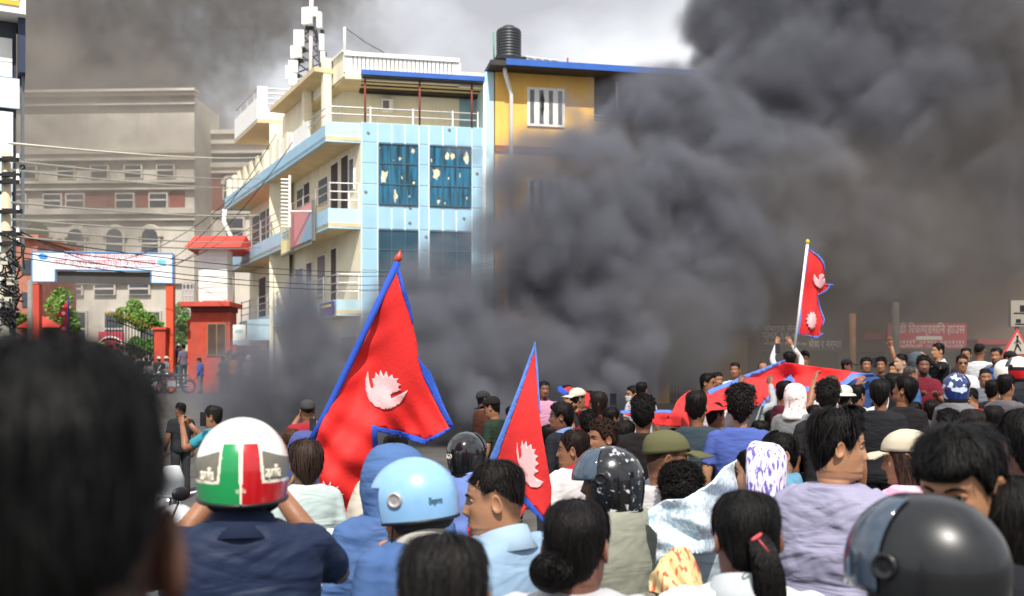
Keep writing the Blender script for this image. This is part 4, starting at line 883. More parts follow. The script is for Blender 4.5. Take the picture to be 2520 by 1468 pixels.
    if beard >= 2: stub = np.maximum(stub, ss(-.040, -.062, Z-.045*(1-ss(.75, 1.15, AB))*-.35)*ss(1.6, 1.35, AB)*(Z > -.14)*.9)
    if beard >= 1: stub = np.maximum(stub, FR*ss(.036, .024, AX)*ss(-.044, -.050, Z)*ss(-.066, -.060, Z)*.9); stub = np.maximum(stub, FR*ss(.026, .014, AX)*ss(-.084, -.094, Z)*.9)
    lips = FR*ss(1.0, .6, AX/(.026*np.sqrt(np.clip(1-((Z+.0715)/.017)**2, .01, 1))))*ss(.015, .008, np.abs(Z+.0715)); stub = stub*(1-lips)
    n6 = (10, 8, 6)[2-lod]
    for s in (-1, 1):   # ears, eyes
        e = MB(); R = []
        for t_, r_ in ((-.004, .5), (.004, .95), (.010, 1.0), (.012, .84), (.007, .62), (.003, .3)):
            A_ = np.arange(12 if lod else 8)*2*pi/(12 if lod else 8); R.append(np.stack((np.full(len(A_), t_), .0195*r_*np.cos(A_)*(1-.18*np.sin(A_)), .033*r_*np.sin(A_)), -1))
        R = np.array(R); R[..., 1] -= .25*R[..., 2]*-1*.35; R[..., 0] += -R[..., 1]*.35; R[..., 0] *= s; R += np.array((s*.074, -.012, -.006)); e.rings(R if s > 0 else R[:, ::-1]); e.xf(hx)
        body.add(e.v[0], e.f, 0)
        if lod:
            e = MB(); e.ball((s*.0305, .0675, .004), .0128, 14); fm = []
            vv = e.v[0]; 
            for q in e.f:
                c_ = vv[list(q)].mean(0)-np.array((s*.0305, .0675, .004)); fm.append(4 if c_[1]/np.linalg.norm(c_) > .87 else 3)
            e.xf(hx); body.add(e.v[0], e.f, fm)
            for zo, th, ex in ((.0125, .004, .017), (-.0075, .0028, .016)):   # eyelids
                e = MB(); e.tube([(s*.0305+dx, .079-abs(dx)*abs(dx)*30-(.003 if zo < 0 else 0), .004+zo*(1-(dx/ex)**2)*.78) for dx in np.linspace(-ex, ex, 7)], th, 6); e.xf(hx); body.add(e.v[0], e.f, 0)
    arms = []
    for s, ps in ((-1, pl or pose), (1, pr or pose)):
        E_, Wr, nm, cl = POSES[ps] if isinstance(ps, str) else ps
        S_ = np.array((s*.178*B, -.008, 1.375*k)); E_ = np.array((s*E_[0]*(1 if E_[0] < .2 else B), E_[1], E_[2]*k)); Wr = np.array((s*Wr[0], Wr[1], Wr[2]*k))
        arms.append((s, S_, E_, Wr)); m1, m2 = (S_+E_)/2, (E_+Wr)/2
        body.tube([S_, m1, E_, E_+(Wr-E_)*.3, Wr], [.052*B, .047*B, .039, .041, .027], n6+2, 0, sub=2 if lod else 1)
        hand(body, Wr, Wr-E_, (s*nm[0], nm[1], nm[2]), 0, cl, 5 if lod < 2 else 7, 1.0, -s)
    for s in (-1, 1):
        body.tube([(s*.085, 0, .87*k), (s*.092, .012, .66*k), (s*.095, .01, .47*k), (s*.098, -.012, .30*k), (s*.1, -.012, .07)], [.085*B, .072*B, .052, .048, .034], n6, 0)
    bo_ = body.build('body', sm, root, True, True); nv = len(bo_.data.vertices)
    for nm, fld in (('stubble', stub), ('lips', lips)):
        at = bo_.data.attributes.new(nm, 'FLOAT', 'POINT'); vals = np.zeros(nv, np.float32); vals[nt_*na:nt_*na+fld.size] = fld.reshape(-1); at.data.foreach_set('value', vals)
    # clothes
    sh = smat or cloth(shirt); n = 28 if lod else 16; so = .016*loose+.004
    c = MB(); c.rings(trunk_rings(so+.008*(loose-1), .80, loose, n))
    for s, S_, E_, Wr in arms:
        r0 = (.060+.012*(loose-1))*B
        if long: c.tube([S_-np.array((s*.03, 0, 0)), S_, (S_+E_)/2, E_, (E_+Wr)/2, Wr-(Wr-E_)*.05], [r0*.95, r0, r0*.92, r0*.82, r0*.72, r0*.58], n6+4, sub=2)
        else: c.tube([S_-np.array((s*.03, 0, 0)), S_, S_+(E_-S_)*.35, S_+(E_-S_)*.72], [r0*.95, r0, r0*.98, r0*1.0], n6+4, sub=2)
    o = c.build('shirt', sh, root, True, True)
    m = o.modifiers.new('Remesh', 'REMESH'); m.mode = 'VOXEL'; m.voxel_size = (.009, .014, .024)[2-lod]; m.use_smooth_shade = True
    m = o.modifiers.new('Smooth', 'SMOOTH'); m.iterations = (6, 4, 2)[2-lod]; m.factor = .5
    if lod:
        for nm, sz, stg in (('fold_large', .11, .011), ('fold_small', .035, .003)):
            m = o.modifiers.new(nm, 'DISPLACE'); m.texture = FOLD[nm]; m.strength = stg*(1.6 if loose > 1.1 else 1); m.mid_level = .5; m.texture_coords = 'OBJECT' if False else 'LOCAL'
    tr_ = MB(); R = trunk_rings(.012, .78, 1, n); R = R[:4]; tr_.rings(R)
    for s in (-1, 1): tr_.tube([(s*.082, 0, .90*k), (s*.09, .008, .70*k), (s*.095, .008, .47*k), (s*.098, -.008, .28*k), (s*.1, -.008, .06)], [.098*B, .086*B, .07, .066, .062], n6+2)
    tr_.build('trousers', mat('trouser_cloth', pants, .9, .12, 4), root, True, True)
    for s in (-1, 1):
        f = MB(); R = []
        for yy, w_, h_ in ((-.075, .02, .03), (-.06, .036, .05), (0, .04, .062), (.07, .046, .05), (.13, .044, .038), (.165, .02, .02)):
            A_ = np.arange(10)*2*pi/10; R.append(np.stack((s*.1+w_*np.cos(A_), np.full(10, yy), .012+h_*.5+h_*.55*np.sin(A_)), -1))
        f.rings(np.array(R)); f.build('shoe', mat('shoe_rubber', '#3a3838', .7, .2, 8), root, True, True)
    if collar:
        cm = cloth(collar, 'collar', fold=.05); R = []; A_ = np.linspace(0, 2*pi, 26, endpoint=False)
        for dz, rr in ((-.012, .086), (.02, .080), (.042, .076), (.040, .084), (.008, .098), (-.034, .114)):
            R.append(np.stack((rr*np.sin(A_)*1.02, rr*np.cos(A_)*.95-.012+.02*np.cos(A_)*(dz < 0), 1.437*k+dz-.03*np.cos(A_)-.016), -1))
        cc = MB(); cc.rings(np.array(R), cap=False); o = cc.build('collar', cm, root, True, True); m = o.modifiers.new('t', 'SOLIDIFY'); m.thickness = .004
    # hair, brows, glasses, headgear
    hm = hairm(hc)
    if hat not in ('fullhelmet', 'openhelmet'):
        hb = make_hair(hair, lod, seed, hat in ('cap', 'capback', 'hat', 'scarf', 'wrap', 'halfhelmet')); hb.xf(hx); ho = hb.build('hair', hm, root, True, True)
    if lod:
        e = MB()
        for s in (-1, 1): e.tube([(s*.0125, .0955, .0215), (s*.026, .093, .027), (s*.04, .083, .026), (s*.048, .074, .020)], [.003, .0042, .0035, .0015], 6, sub=2)
        e.xf(hx); e.build('eyebrows', hm, root, True, True)
    if glasses:
        e = MB()
        for s in (-1, 1):
            A_ = np.linspace(0, 2*pi, 15); e.tube([(s*.033+.022*cos(q), .092-.006*abs(cos(q)), .002+.016*sin(q)) for q in A_], .002, 5); e.tube([(s*.055, .085, .006), (s*.073, .06, .006), (s*.078, -.01, .004)], .002, 5)
            if glasses == 'sun': e.ball((s*.033, .09, .002), (.022, .003, .016), 10)
        e.tube([(-.011, .098, .006), (.011, .098, .006)], .002, 5); e.xf(hx); e.build('glasses', M_LENS, root, True, True)
    if mouth:   # face mask
        A_ = np.linspace(-1.15, 1.15, 14); zz_ = np.linspace(-.115, -.028, 8); Z, Aa = np.meshgrid(zz_, A_, indexing='ij'); X, Y = headpt(Aa, Z, True); e = MB(); R = np.stack((X*1.05, Y*1.04+.008, Z), -1); k1, k2 = R.shape[:2]
        e.add(R, [(i*k2+j, i*k2+j+1, (i+1)*k2+j+1, (i+1)*k2+j) for i in range(k1-1) for j in range(k2-1)]); e.xf(hx); o = e.build('face_mask', cloth(mouth, 'mask'), root, True, True); o.modifiers.new('t', 'SOLIDIFY').thickness = .003
    headgear(hat, hatc, hx, root, lod, hel, hc)
    return root
FOLD = {}
for nm, sz in (('fold_large', .13), ('fold_small', .045)):
    t = bpy.data.textures.new(nm, 'CLOUDS'); t.noise_scale = sz; t.noise_depth = 2; t.noise_type = 'SOFT_NOISE'; FOLD[nm] = t
def headgear(hat, hatc, hx, root, lod, hel, hc):
    if not hat: return
    n = (40, 28, 18)[2-lod]
    if hat in ('cap', 'capback', 'hat'):
        cm = cloth(hatc, 'cap_cloth', fold=.06); mb = MB(); a = np.linspace(0, 2*pi, n, endpoint=False); R = []
        for v in np.linspace(0, 1, 10):
            zb = .026+.016*np.cos(a); z = zb+(.1125-zb)*np.sin(v*pi/2); x, y = headpt(a, z); p = np.stack((x, y, z), -1); nr = p-np.array((0, -.01, -.02)); nr /= np.linalg.norm(nr, axis=1)[:, None]
            R.append(p+nr*(.017+.006*v)+.001*np.cos(a*6)[:, None]*nr)
        mb.rings(np.array(R)); mb.xf(hx); o = mb.build('cap' if hat != 'hat' else 'hat', cm, root, True, True)
        s = 1 if hat == 'cap' else -1; b = MB(); R = []
        if hat == 'hat':
            for rr, dz in ((1.0, 0), (1.35, -.012), (1.5, -.03), (1.48, -.034), (1.0, -.01)): x, y = headpt(a, np.full(n, .04)); R.append(np.stack((x*rr*1.12, y*rr*1.12, np.full(n, .042+dz)), -1))
            b.rings(np.array(R), cap=False)
        else:
            A_ = np.linspace(-1.0, 1.0, 13)
            for rr, dz in ((.0, .0), (.5, .004), (1.25, -.004), (1.25, -.009), (.5, -.001), (0, -.006)):
                R.append(np.array([(.086*sin(q)*(1+.05*rr), s*(.100*cos(q)+.01+.088*rr*cos(q)**.7 if cos(q) > 0 else .01), .046+dz-.016*(sin(q))**2-.012*rr) for q in A_]))
            R = np.array(R); k1, k2 = R.shape[:2]; b.add(R, [(i*k2+j, i*k2+j+1, (i+1)*k2+j+1, (i+1)*k2+j) for i in range(k1-1) for j in range(k2-1)])
        b.xf(hx); b.build('bill' if hat != 'hat' else 'brim', cm, root, True, True)
    elif hat in ('hood', 'scarf', 'wrap'):
        cm = hel.get('m') if hel else cloth(hatc, 'hood_cloth', fold=.3); mb = MB(); o_ = .62 if hat == 'hood' else 1.5; a = np.linspace(o_, 2*pi-o_, n); R = []
        for v in np.linspace(0, 1, 14):
            z = -.22+(.1125+.22)*np.sin(v*pi/2); zc = max(z, -.06); x, y = headpt(a*np.clip(1, 0, 1), np.full(n, zc)); p = np.stack((x, y, np.full(n, z)), -1); nr = np.stack((x, y, np.full(n, max(z, 0))), -1); nr /= np.linalg.norm(nr, axis=1)[:, None]+1e-9
            t_ = (.028 if hat == 'hood' else .02)+(.03 if hat == 'hood' else .014)*np.exp(-((z+.02)/.12)**2)*(np.abs(a-pi) < 1.6)+.05*ss(-.1, -.22, z); R.append(p+nr*np.reshape(t_, (-1, 1))+nr*(.006*wob(p*1.0, 40))[:, None])
        R = np.array(R); k1, k2 = R.shape[:2]; mb.add(R, [(i*k2+j, i*k2+j+1, (i+1)*k2+j+1, (i+1)*k2+j) for i in range(k1-1) for j in range(k2-1)]); mb.xf(hx)
        o = mb.build('hood' if hat == 'hood' else 'headscarf', cm, root, True, True); o.modifiers.new('t', 'SOLIDIFY').thickness = .008
    elif hat in ('fullhelmet', 'halfhelmet', 'openhelmet'):
        h = hel or {}; nA, nT = h.get('res') or ((140, 84), (64, 40), (36, 24))[2-lod]; mats = h['mats']; paint = h.get('paint')
        zlo = {'fullhelmet': -.135, 'openhelmet': -.115, 'halfhelmet': -.055}[hat]; zlo = h.get('zlo', zlo); C = np.array((0, -.008, .012)); rad = np.array((.128, .150, .138))
        T = np.linspace(0, 1, nT); a = np.linspace(-pi, pi, nA, endpoint=False)
        def hs(aa, t, g=1.0):
            z = rad[2]*np.cos(t); q = np.sin(t); lo = z < 0; q = np.where(lo, 1-.16*(z/rad[2])**2*1.0, q)
            zz = np.where(lo, z, z); return C+np.stack((np.sin(aa)*q*rad[0]*g, np.cos(aa)*q*rad[1]*g, zz*g), -1)
        tmax = math.acos(max(-1, (zlo-C[2])/rad[2])); tt = T*tmax; Tt, Aa = np.meshgrid(tt, a, indexing='ij'); P = hs(Aa, Tt); P[..., 2] += -.02*(1-np.cos(Aa))*.5*(Tt/tmax)**3*(hat == 'fullhelmet') 
        mb = MB(); f = []; fm = []
        for i in range(nT-1):
            for j in range(nA):
                j2 = (j+1) % nA; am = a[j]+pi/nA; am = (am+pi) % (2*pi)-pi; p = (P[i, j]+P[i+1, j2])/2
                opening = abs(am) < (1.12 if hat != 'halfhelmet' else .95) and p[2] < .062 and not (hat == 'fullhelmet' and p[2] < -.085 )
                if opening: continue
                f.append((i*nA+j, i*nA+j2, (i+1)*nA+j2, (i+1)*nA+j)); fm.append(int(paint(am, p[2], p)) if paint else 0)
        mb.add(P, f, fm); mb.xf(hx); o = mb.build('helmet', mats, root, True, True)
        sdm = o.modifiers.new('t', 'SOLIDIFY'); sdm.thickness = .012; sdm.offset = -1; 
        rim = MB(); R = P[-1].copy(); ok = np.abs(a) > (1.12 if hat == 'openhelmet' else .95 if hat == 'halfhelmet' else -1); R = R[ok] if hat != 'fullhelmet' else np.vstack((R, R[:1])); rim.tube(R[::2 if lod else 3], .006, 6); rim.xf(hx); rim.build('rim', M_BLACK, o, True, True)
        lin = MB(); lin.ball(C+np.array((0, -.012, -.02)), (.105, .118, .118 if hat != 'halfhelmet' else .1), 22); lin.xf(hx)
        v = lin.v[0]; keepf = [q for q in lin.f if True]
        li = MB(); z0 = MB()
        pad = MB(); aa = np.linspace(1.25, 2*pi-1.25, 24); RR = []
        for t_, zz_ in ((.122, zlo+.01), (.112, zlo-.018), (.098, zlo-.035), (.092, zlo-.01), (.1, zlo+.02)): RR.append(np.stack((np.sin(aa)*t_*.98, np.cos(aa)*t_*1.12-.008, np.full(24, zz_)), -1))
        RR = np.array(RR); k1, k2 = RR.shape[:2]; pad.add(RR, [(i*k2+j, i*k2+j+1, (i+1)*k2+j+1, (i+1)*k2+j) for i in range(k1-1) for j in range(k2-1)]); pad.xf(hx); pad.build('padding', mat('helmet_padding', '#191719', .9, .1, 30), o, True, True)
        st_ = MB()
        for s in (-1, 1): st_.tube([(s*.112, .03, zlo+.03), (s*.09, .05, -.11), (s*.05, .07, -.128), (0, .075, -.13)], .007, 6, flat=.35, sub=2)
        st_.xf(hx); st_.build('chin_strap', M_BLACK, o, True, True)
        if h.get('visor') is not None:
            A_ = np.linspace(-1.32, 1.32, 34); vz = h.get('vt', (.45, 1.72)); T_ = np.linspace(vz[0]*pi/2, vz[1]*pi/2, 16); Tt, Aa = np.meshgrid(T_, A_, indexing='ij'); R = hs(Aa, Tt, 1.05); k1, k2 = R.shape[:2]; vb = MB()
            vb.add(R, [(i*k2+j, i*k2+j+1, (i+1)*k2+j+1, (i+1)*k2+j) for i in range(k1-1) for j in range(k2-1)]); vb.xf(hx); q = vb.build('visor', h['visor'], o, True, True); q.modifiers.new('t', 'SOLIDIFY').thickness = .003
        for s in (-1, 1):
            if h.get('pivot') is None: break
            pv = MB(); c = hs(np.array(s*1.42), np.array(1.5)); R = []; A_ = np.arange(18)*2*pi/18; nx_ = np.array((s*1., .12, 0)); nx_ /= np.linalg.norm(nx_); u_ = np.array((-.12*s, 1, 0)); u_ /= np.linalg.norm(u_)
            for rr, o_ in ((.026, -.006), (.026, .006), (.020, .009), (.018, .006), (.008, .007)): R.append(c+nx_*o_+rr*(np.cos(A_)[:, None]*u_+np.sin(A_)[:, None]*np.array((0, 0, 1.))))
            pv.rings(np.array(R) if s > 0 else np.array(R)[:, ::-1]); pv.xf(hx); pv.build('pivot', h['pivot'], o, True, True)
        for (s, aa, t_, sz, fit, m) in h.get('texts', ()):
            c = hs(np.array(aa), np.array(t_), 1.004); e = 1e-3; du = hs(np.array(aa-e), np.array(t_), 1.004)-c; dv = hs(np.array(aa), np.array(t_-e), 1.004)-c
            du /= np.linalg.norm(du); dv -= du*(dv@du); dv /= np.linalg.norm(dv); nn = np.cross(du, dv)
            q = hx(np.array([c, c+du, c+dv, c+nn])); u2, v2, n2 = q[1]-q[0], q[2]-q[0], q[3]-q[0]
            M = Matrix(((u2[0], v2[0], n2[0], q[0][0]), (u2[1], v2[1], n2[1], q[0][1]), (u2[2], v2[2], n2[2], q[0][2]), (0, 0, 0, 1))); text(s, sz, M, m, o, fit=fit, extrude=.002)
    return
def phone(label, p, rz=0):
    o = MB().box((0, 0, 0), (.074, .009, .155)).box((0, -.0052, 0), (.066, .001, .145), 0, 1).build('mobile_phone', [M_PHONE, M_SCREEN], local=True)
    o.location = tuple(p); o.rotation_euler[2] = rz; tag(o, label, 'phone', 'phones held up in the crowd'); return o
# ------------------------------------------------------------------ the crowd, near people first
G = lambda h, r=.25, c=.6: mat('gloss_paint', h, r, .04, 20, coat=c)
M_HW, M_HG, M_HR, M_HGR, M_HLINE = G('#eceae2'), G('#148a4c'), G('#b3151c'), mat('grey_decal', '#6e6a5e', .4, .1, 60), G('#f3ead8')
def tricolour(a, z, p):
    b = (a+2*pi) % (2*pi)-pi        # 0 at the back, positive towards the wearer's left seen from behind on the left
    x = b                             # negative = right side in the picture? handled below
    u = -x*.12/.12; zz = z
    X = p[0]; ab = abs(p[0])
    if p[1] > .03 and z > -.02: return 0
    edge = .028+.012*(.09-zz)/.12
    if zz < -.026: return 1 if X < -.003 else (2 if X > .003 else 4)
    if zz < .082-.0*ab and X < 0 and X > -edge-.018: return 1 if X < -.004 else 4
    if zz < .082 and X >= 0 and X < edge+.016: return 2 if X > .004 else 4
    if zz < .085 and ab < edge+.024 and ab >= edge+.016: return 4
    if zz < .062-.35*max(0, ab-.06) and zz > -.018: return 3
    if zz <= -.018: return 4
    return 0
cu = dict(collar='#ffffff')
person('person in white, green and red helmet and navy polo, arms raised to the face', 597, 1021, d=2.86, yaw=2, shirt='#22304e', pose=((.27, .27, 1.24), (.09, .34, 1.5), (-1, .2, 0), .9), collar='#232f4b', hat='fullhelmet', loose=1.1, build_=1.03,
       hel=dict(mats=[M_HW, M_HG, M_HR, M_HGR, M_HLINE], paint=tricolour, res=(320, 190), zlo=-.066, texts=[('aprilia', pi-.72, 1.62, .05, .055, M_HLINE), ('aprilia', -pi+.78, 1.66, .05, .055, M_HLINE), ('aprilia', pi+.0, 1.98, .02, .026, M_HLINE)]), skin=1, pants='#23252c', smat=cloth('#22304e', 'navy_cloth', .6, .3))
person('person seen from behind, huge dark blurred head filling the left edge', 78, 850, d=.63, yaw=4, hair='fade', hc='#020202', shirt='#5a1d1a', skin=4, build_=1.0)
person('boy with brown bowl cut and mint white tee, back turned before the big flag', 755, 1083, d=5.6, yaw=-12, hy=5, hair='medium', hc='#2c201a', shirt='#d9ece9', skin=1, build_=.82)
M_LB = G('#84b2dc', .3, .4)
person('person in plain light blue half helmet with black strap, facing left', 1030, 1124, d=3.35, yaw=-35, hy=-38, tilt=-6, hat='halfhelmet', hair='short', shirt='#5577b0', long=True, collar='#d8d4cc', skin=1,
       hel=dict(mats=[M_LB], pivot=M_STEEL, texts=[('Elegance', -(pi/2+.75), 1.60, .03, .045, M_FRAME)]))
person('person in denim blue hooded jacket, hood up, seen from behind', 972, 1100, d=3.95, yaw=-8, hat='hood', hatc='#5b7fb8', shirt='#5577b0', long=True, loose=1.32, skin=1, smat=cloth('#5577b0', 'denim_nylon', .6, .38))
person('grey haired person seen from behind at the bottom centre', 1092, 1326, d=1.86, yaw=0, tilt=-10, hair='short', hc='#151312', shirt='#3b3d42', skin=2)
person('man with short dark hair and goatee in light blue polo, face turned left', 1232, 1138, d=3.45, yaw=-42, hy=-44, tilt=-4, hair='fade', hc='#120e0d', shirt='#a9c9e8', collar='#b9d4ee', skin=0, beard=1, pl='shoulder', build_=1.05, smat=cloth('#a9c9e8', 'polo_cloth', .85, .2))
person('woman with black hair in a low bun and white top, back turned, bottom centre', 1418, 1233, d=2.65, yaw=6, hy=10, hair='bun', hc='#0c0909', shirt='#dcdde2', skin=2)
M_PB = mat('splatter_paint', '#121316', .2, 0, 34, c2='#c9ccd0', edge=(.60, .66), coat=.6, detail=6)
M_VIS = mat('smoke_visor', '#3c4a5a', .08, .1, 3, coat=.5)  # smoked tint lightened to the blue grey of reflected sky
person('person in black and white splattered full face helmet and olive grey shirt, facing left', 1506, 1093, d=4.25, yaw=-42, hy=-44, tilt=-4, hat='fullhelmet', shirt='#a9ab9b', long=True, loose=1.15, skin=4, hel=dict(mats=[M_PB], visor=M_VIS, vt=(.30, .98), pivot=M_BLACK), smat=cloth('#a9ab9b', 'olive_cloth', .85, .15))
person('man in olive green baseball cap and white tee, face turned right', 1632, 1060, d=4.7, yaw=35, hy=42, tilt=-3, hat='cap', hatc='#6f6d4c', hair='buzz', hc='#2a1c14', shirt='#efeaea', skin=1)
person('woman with black bun held by an orange clip, back turned', 1678, 1146, d=4.5, yaw=-5, tilt=-8, hair='curly', hc='#0b0908', shirt='#b9c9d4', skin=1)
person('broad man in dark slate tee with short black hair, back turned before the flag sheet', 1713, 963, d=8.0, yaw=8, hair='short', shirt='#3f4d58', skin=1, build_=1.12, loose=1.08)
person('man with big curly black hair and cobalt blue tee, back turned', 1822, 953, d=7.6, yaw=0, hair='afro', hc='#171110', shirt='#5a6fc0', skin=0, build_=1.05)
M_SCARF = mat('printed_scarf', '#e4deea', .85, .05, 70, .2, 20, c2='#6a5ab0', edge=(.50, .58), stretch=(1, 1, .3), detail=5)
person('woman in white and purple printed headscarf, profile facing left', 1874, 1092, d=4.6, yaw=-40, hy=-30, tilt=-4, hat='scarf', hair='short', shirt='#8fb2dc', long=True, skin=0, hel=dict(m=M_SCARF), smat=mat('orange_blue_scarf', '#7fa3dd', .85, .05, 7, .25, 20, c2='#e0623a', edge=(.56, .62)))
M_FLOR = mat('floral_cloth', '#dfe6ea', .85, .05, 26, .2, 14, c2='#b9a67a', edge=(.6, .66))
person('woman with long black ponytail and white floral shirt, back turned', 1838, 1213, d=2.62, yaw=4, hy=-22, tilt=-6, hair='ponytail', hc='#0b0909', shirt='#dfe6ea', smat=M_FLOR, collar='#dfe6ea', skin=2)
person('man in teal tee behind the headscarf woman, head turned left', 1926, 1066, d=6.2, yaw=-95, hy=-15, hair='fringe', shirt='#6ea6c4', skin=0)
person('young man with swept black hair and lavender shirt, sharp profile facing right', 2054, 1011, d=3.85, yaw=22, hy=54, tilt=-3, hair='quiff', hc='#0c0a0a', shirt='#b9b6d2', long=True, loose=1.25, skin=0, smat=cloth('#b4b1cf', 'lavender_nylon', .6, .42))
person('woman in cream cap and pink tie dye top looking down to the left', 2246, 1058, d=4.75, yaw=-50, hy=-38, tilt=-8, hat='cap', hatc='#e9dcc2', hair='long', hc='#3a2a22', shirt='#e6a6c0', long=True, skin=0, smat=mat('tie_dye_cloth', '#e8b4cb', .85, .05, 9, .2, 14, c2='#d98aa8', edge=(.45, .6)))
person('person with heavy black fringe peering over the big black helmet', 2392, 1046, d=2.3, yaw=-150, hy=-5, tilt=-16, hair='fringe', hc='#090808', shirt='#23252b', skin=0)
M_MB = mat('matt_black', '#101215', .36, .1, 5, coat=.25)
person('person in large matt black full face helmet with smoked visor, bottom right', 2288, 1204, d=1.93, yaw=-58, hy=-8, tilt=2, hat='fullhelmet', shirt='#15161a', long=True, skin=1, hel=dict(mats=[M_MB], visor=M_VIS, vt=(.27, 1.2), pivot=M_MB))
person('person with cropped black hair at the right edge, only ear and neck showing', 2496, 1180, d=2.25, yaw=-12, hy=-6, hair='short', hc='#100d0c', shirt='#e2e4e8', skin=0)
person('dark haired person cut by the right edge above the cropped head', 2534, 1010, d=3.4, yaw=-30, hair='short', hc='#0d0b0a', shirt='#1c1d22', skin=2)
# middle distance, left to right
person('slim man in black tee and black shorts standing alone at left, back turned', 445, 992, d=17.2, yaw=-25, hy=-15, hair='fade', shirt='#33363a', pants='#2a2a2e', skin=1)
person('man in teal shirt holding a phone to his face beside the striped helmet', 527, 999, d=11.5, yaw=-60, hy=-10, hair='short', hc='#1d1a19', shirt='#3f9fb4', skin=1, pose='phone'); phone('black phone held up by the man in teal', W(500, 1032, 11.2), .9)
person('man in grey cap and red shirt holding up a phone in front of the smoke', 757, 984, d=12.0, yaw=-5, hat='cap', hatc='#4b4a4a', hair='buzz', shirt='#b02c3a', skin=1, pose='phone'); phone('black phone held by the man in grey cap', W(770, 1047, 11.4), .1)
person('person with short brown hair just left of the flag pole', 716, 1056, d=9.5, yaw=20, hair='buzz', hc='#3a2417', shirt='#8c3a3a', skin=0)
person('person in slate blue hood beside the flag pole', 750, 1064, d=8.2, yaw=0, hat='hood', hatc='#5560a0', shirt='#4a5590', long=True, skin=1)
person('person with greying brown hair behind the blue hood', 972, 1068, d=6.6, yaw=10, hair='buzz', hc='#2e2320', shirt='#54483f', skin=2)
cb = MB().ball(W(896, 1275, 4.5), (.075, .1, .17), 30).xf(lambda v: v+(.012*wob(v, 16))[:, None]).build('shoulder_bag', cloth('#e6dccb', 'canvas'), None, True); tag(cb, 'cream canvas bag between the big flag and the blue hooded jacket', 'bag')
M_GB = G('#15181b', .12, .8)
person('person in small glossy black helmet and striped blue shirt, back turned', 1148, 1060, d=6.8, yaw=20, hy=15, hat='fullhelmet', shirt='#6f86c8', skin=1, hel=dict(mats=[M_GB], visor=M_VIS, vt=(.3, .9), pivot=M_BLACK, texts=[('iGO', pi+.35, 1.75, .05, .06, M_HW)]), smat=mat('striped_cloth', '#7089cc', .85, .1, 3, .1, 9))
person('man in black cap and brown jacket facing right by the smoke', 1187, 962, d=15.0, yaw=70, hat='cap', hatc='#3a3a3c', hair='short', shirt='#5a3226', long=True, skin=1)
person('man in dark cap and green striped vest looking down to the left', 1218, 975, d=12.0, yaw=-60, hy=-10, tilt=-12, hat='cap', hatc='#221d1e', hair='short', shirt='#2b3a2e', skin=1)
person('stout man in pink polo facing the camera right of the second flag', 1338, 939, d=15.4, yaw=165, hair='short', shirt='#e2a4c4', collar='#e2a4c4', skin=2, build_=1.2, beard=1)
person('person in white cap worn sideways and dark jacket near the pink polo man', 1420, 956, d=12.5, yaw=30, hy=30, hat='capback', hatc='#efe6d2', hair='short', shirt='#2f2f36', long=True, skin=1, lod=1)
person('person with black hair and blue trimmed collar, profile left', 1384, 990, d=9.2, yaw=-55, hy=-30, hair='medium', hc='#120e0e', shirt='#24262e', long=True, collar='#7f9fd6', skin=2)
person('woman with long dark hair and glasses raising a phone, maroon sleeves', 1474, 964, d=11.8, yaw=-60, hy=-20, hair='long', hc='#1f1614', glasses='clear', shirt='#7a1f2e', long=True, skin=1, pose='phone'); phone('black phone held upright by the woman in maroon', W(1509, 986, 11.2), .3)
person('dark haired person behind the woman with glasses', 1449, 962, d=15.0, yaw=170, hair='medium', shirt='#7d5c56', skin=1)
person('woman in white shirt with dark glasses and face mask facing left', 1560, 950, d=15.5, yaw=-110, hair='medium', glasses='sun', mouth='#e4e6ea', shirt='#eeeef2', skin=0)
person('man with cropped black hair beside the masked woman', 1578, 941, d=15.0, yaw=20, hair='short', shirt='#e8e8ee', skin=1)
person('man with curly black hair and black tee, back turned in front of the flag sheet', 1582, 975, d=7.8, yaw=4, hair='curly', hc='#100d0c', shirt='#211d20', skin=1, build_=1.06)
person('person with messy curly brown hair looking left', 1487, 1034, d=7.4, yaw=-95, hy=-25, hair='curly', hc='#2c1c15', shirt='#4a3a38', skin=1)
person('man in white shirt with red collar, profile left, behind splattered helmet', 1416, 1060, d=6.6, yaw=-50, hy=-30, hair='short', hc='#1c1210', shirt='#f0eaea', collar='#c42a3a', skin=1, build_=1.1)
person('man in black sunglasses under the left end of the flag sheet', 1740, 919, d=14.0, yaw=110, hair='medium', glasses='sun', shirt='#45413f', skin=1)
person('bearded man right behind the man in sunglasses', 1764, 917, d=16.2, yaw=150, hair='short', beard=2, shirt='#3a3634', skin=1)
person('smiling man in black jacket over white shirt facing the camera behind the flag', 1809, 893, d=17.0, yaw=190, hair='short', shirt='#e8e8e8', long=True, collar='#1d1d20', skin=1)
person('balding man whose face shows just above the flag edge', 1877, 893, d=17.4, yaw=175, hair='bald', shirt='#8a8a90', skin=1)
person('person in white raising a phone beside the white flag pole', 1944, 866, d=16.4, yaw=-25, hair='medium', shirt='#f0f0f2', long=True, skin=1, pl='up', pr='up'); phone('black phone held high beside the white flag pole', W(1913, 858, 16.0), .2)
person('young man with tall black hair facing the camera right of the flag pole', 1979, 866, d=17.6, yaw=175, hair='quiff', shirt='#5a3034', skin=1)
person('person in dark cap seen in profile under the brown pole', 2082, 884, d=19.5, yaw=100, hat='cap', hatc='#22232b', hair='short', shirt='#33343a', skin=2)
person('man with black hair watching from the right end of the flag sheet', 2131, 880, d=17.2, yaw=170, hair='medium', shirt='#3f5d9a', skin=1)
person('young man behind a raised phone at right of the flag sheet', 2169, 880, d=17.8, yaw=-170, hair='curly', shirt='#2c2d33', skin=1, pl='wave'); phone('blue backed phone raised at the right end of the flag sheet', W(2152, 893, 16.8), .3)
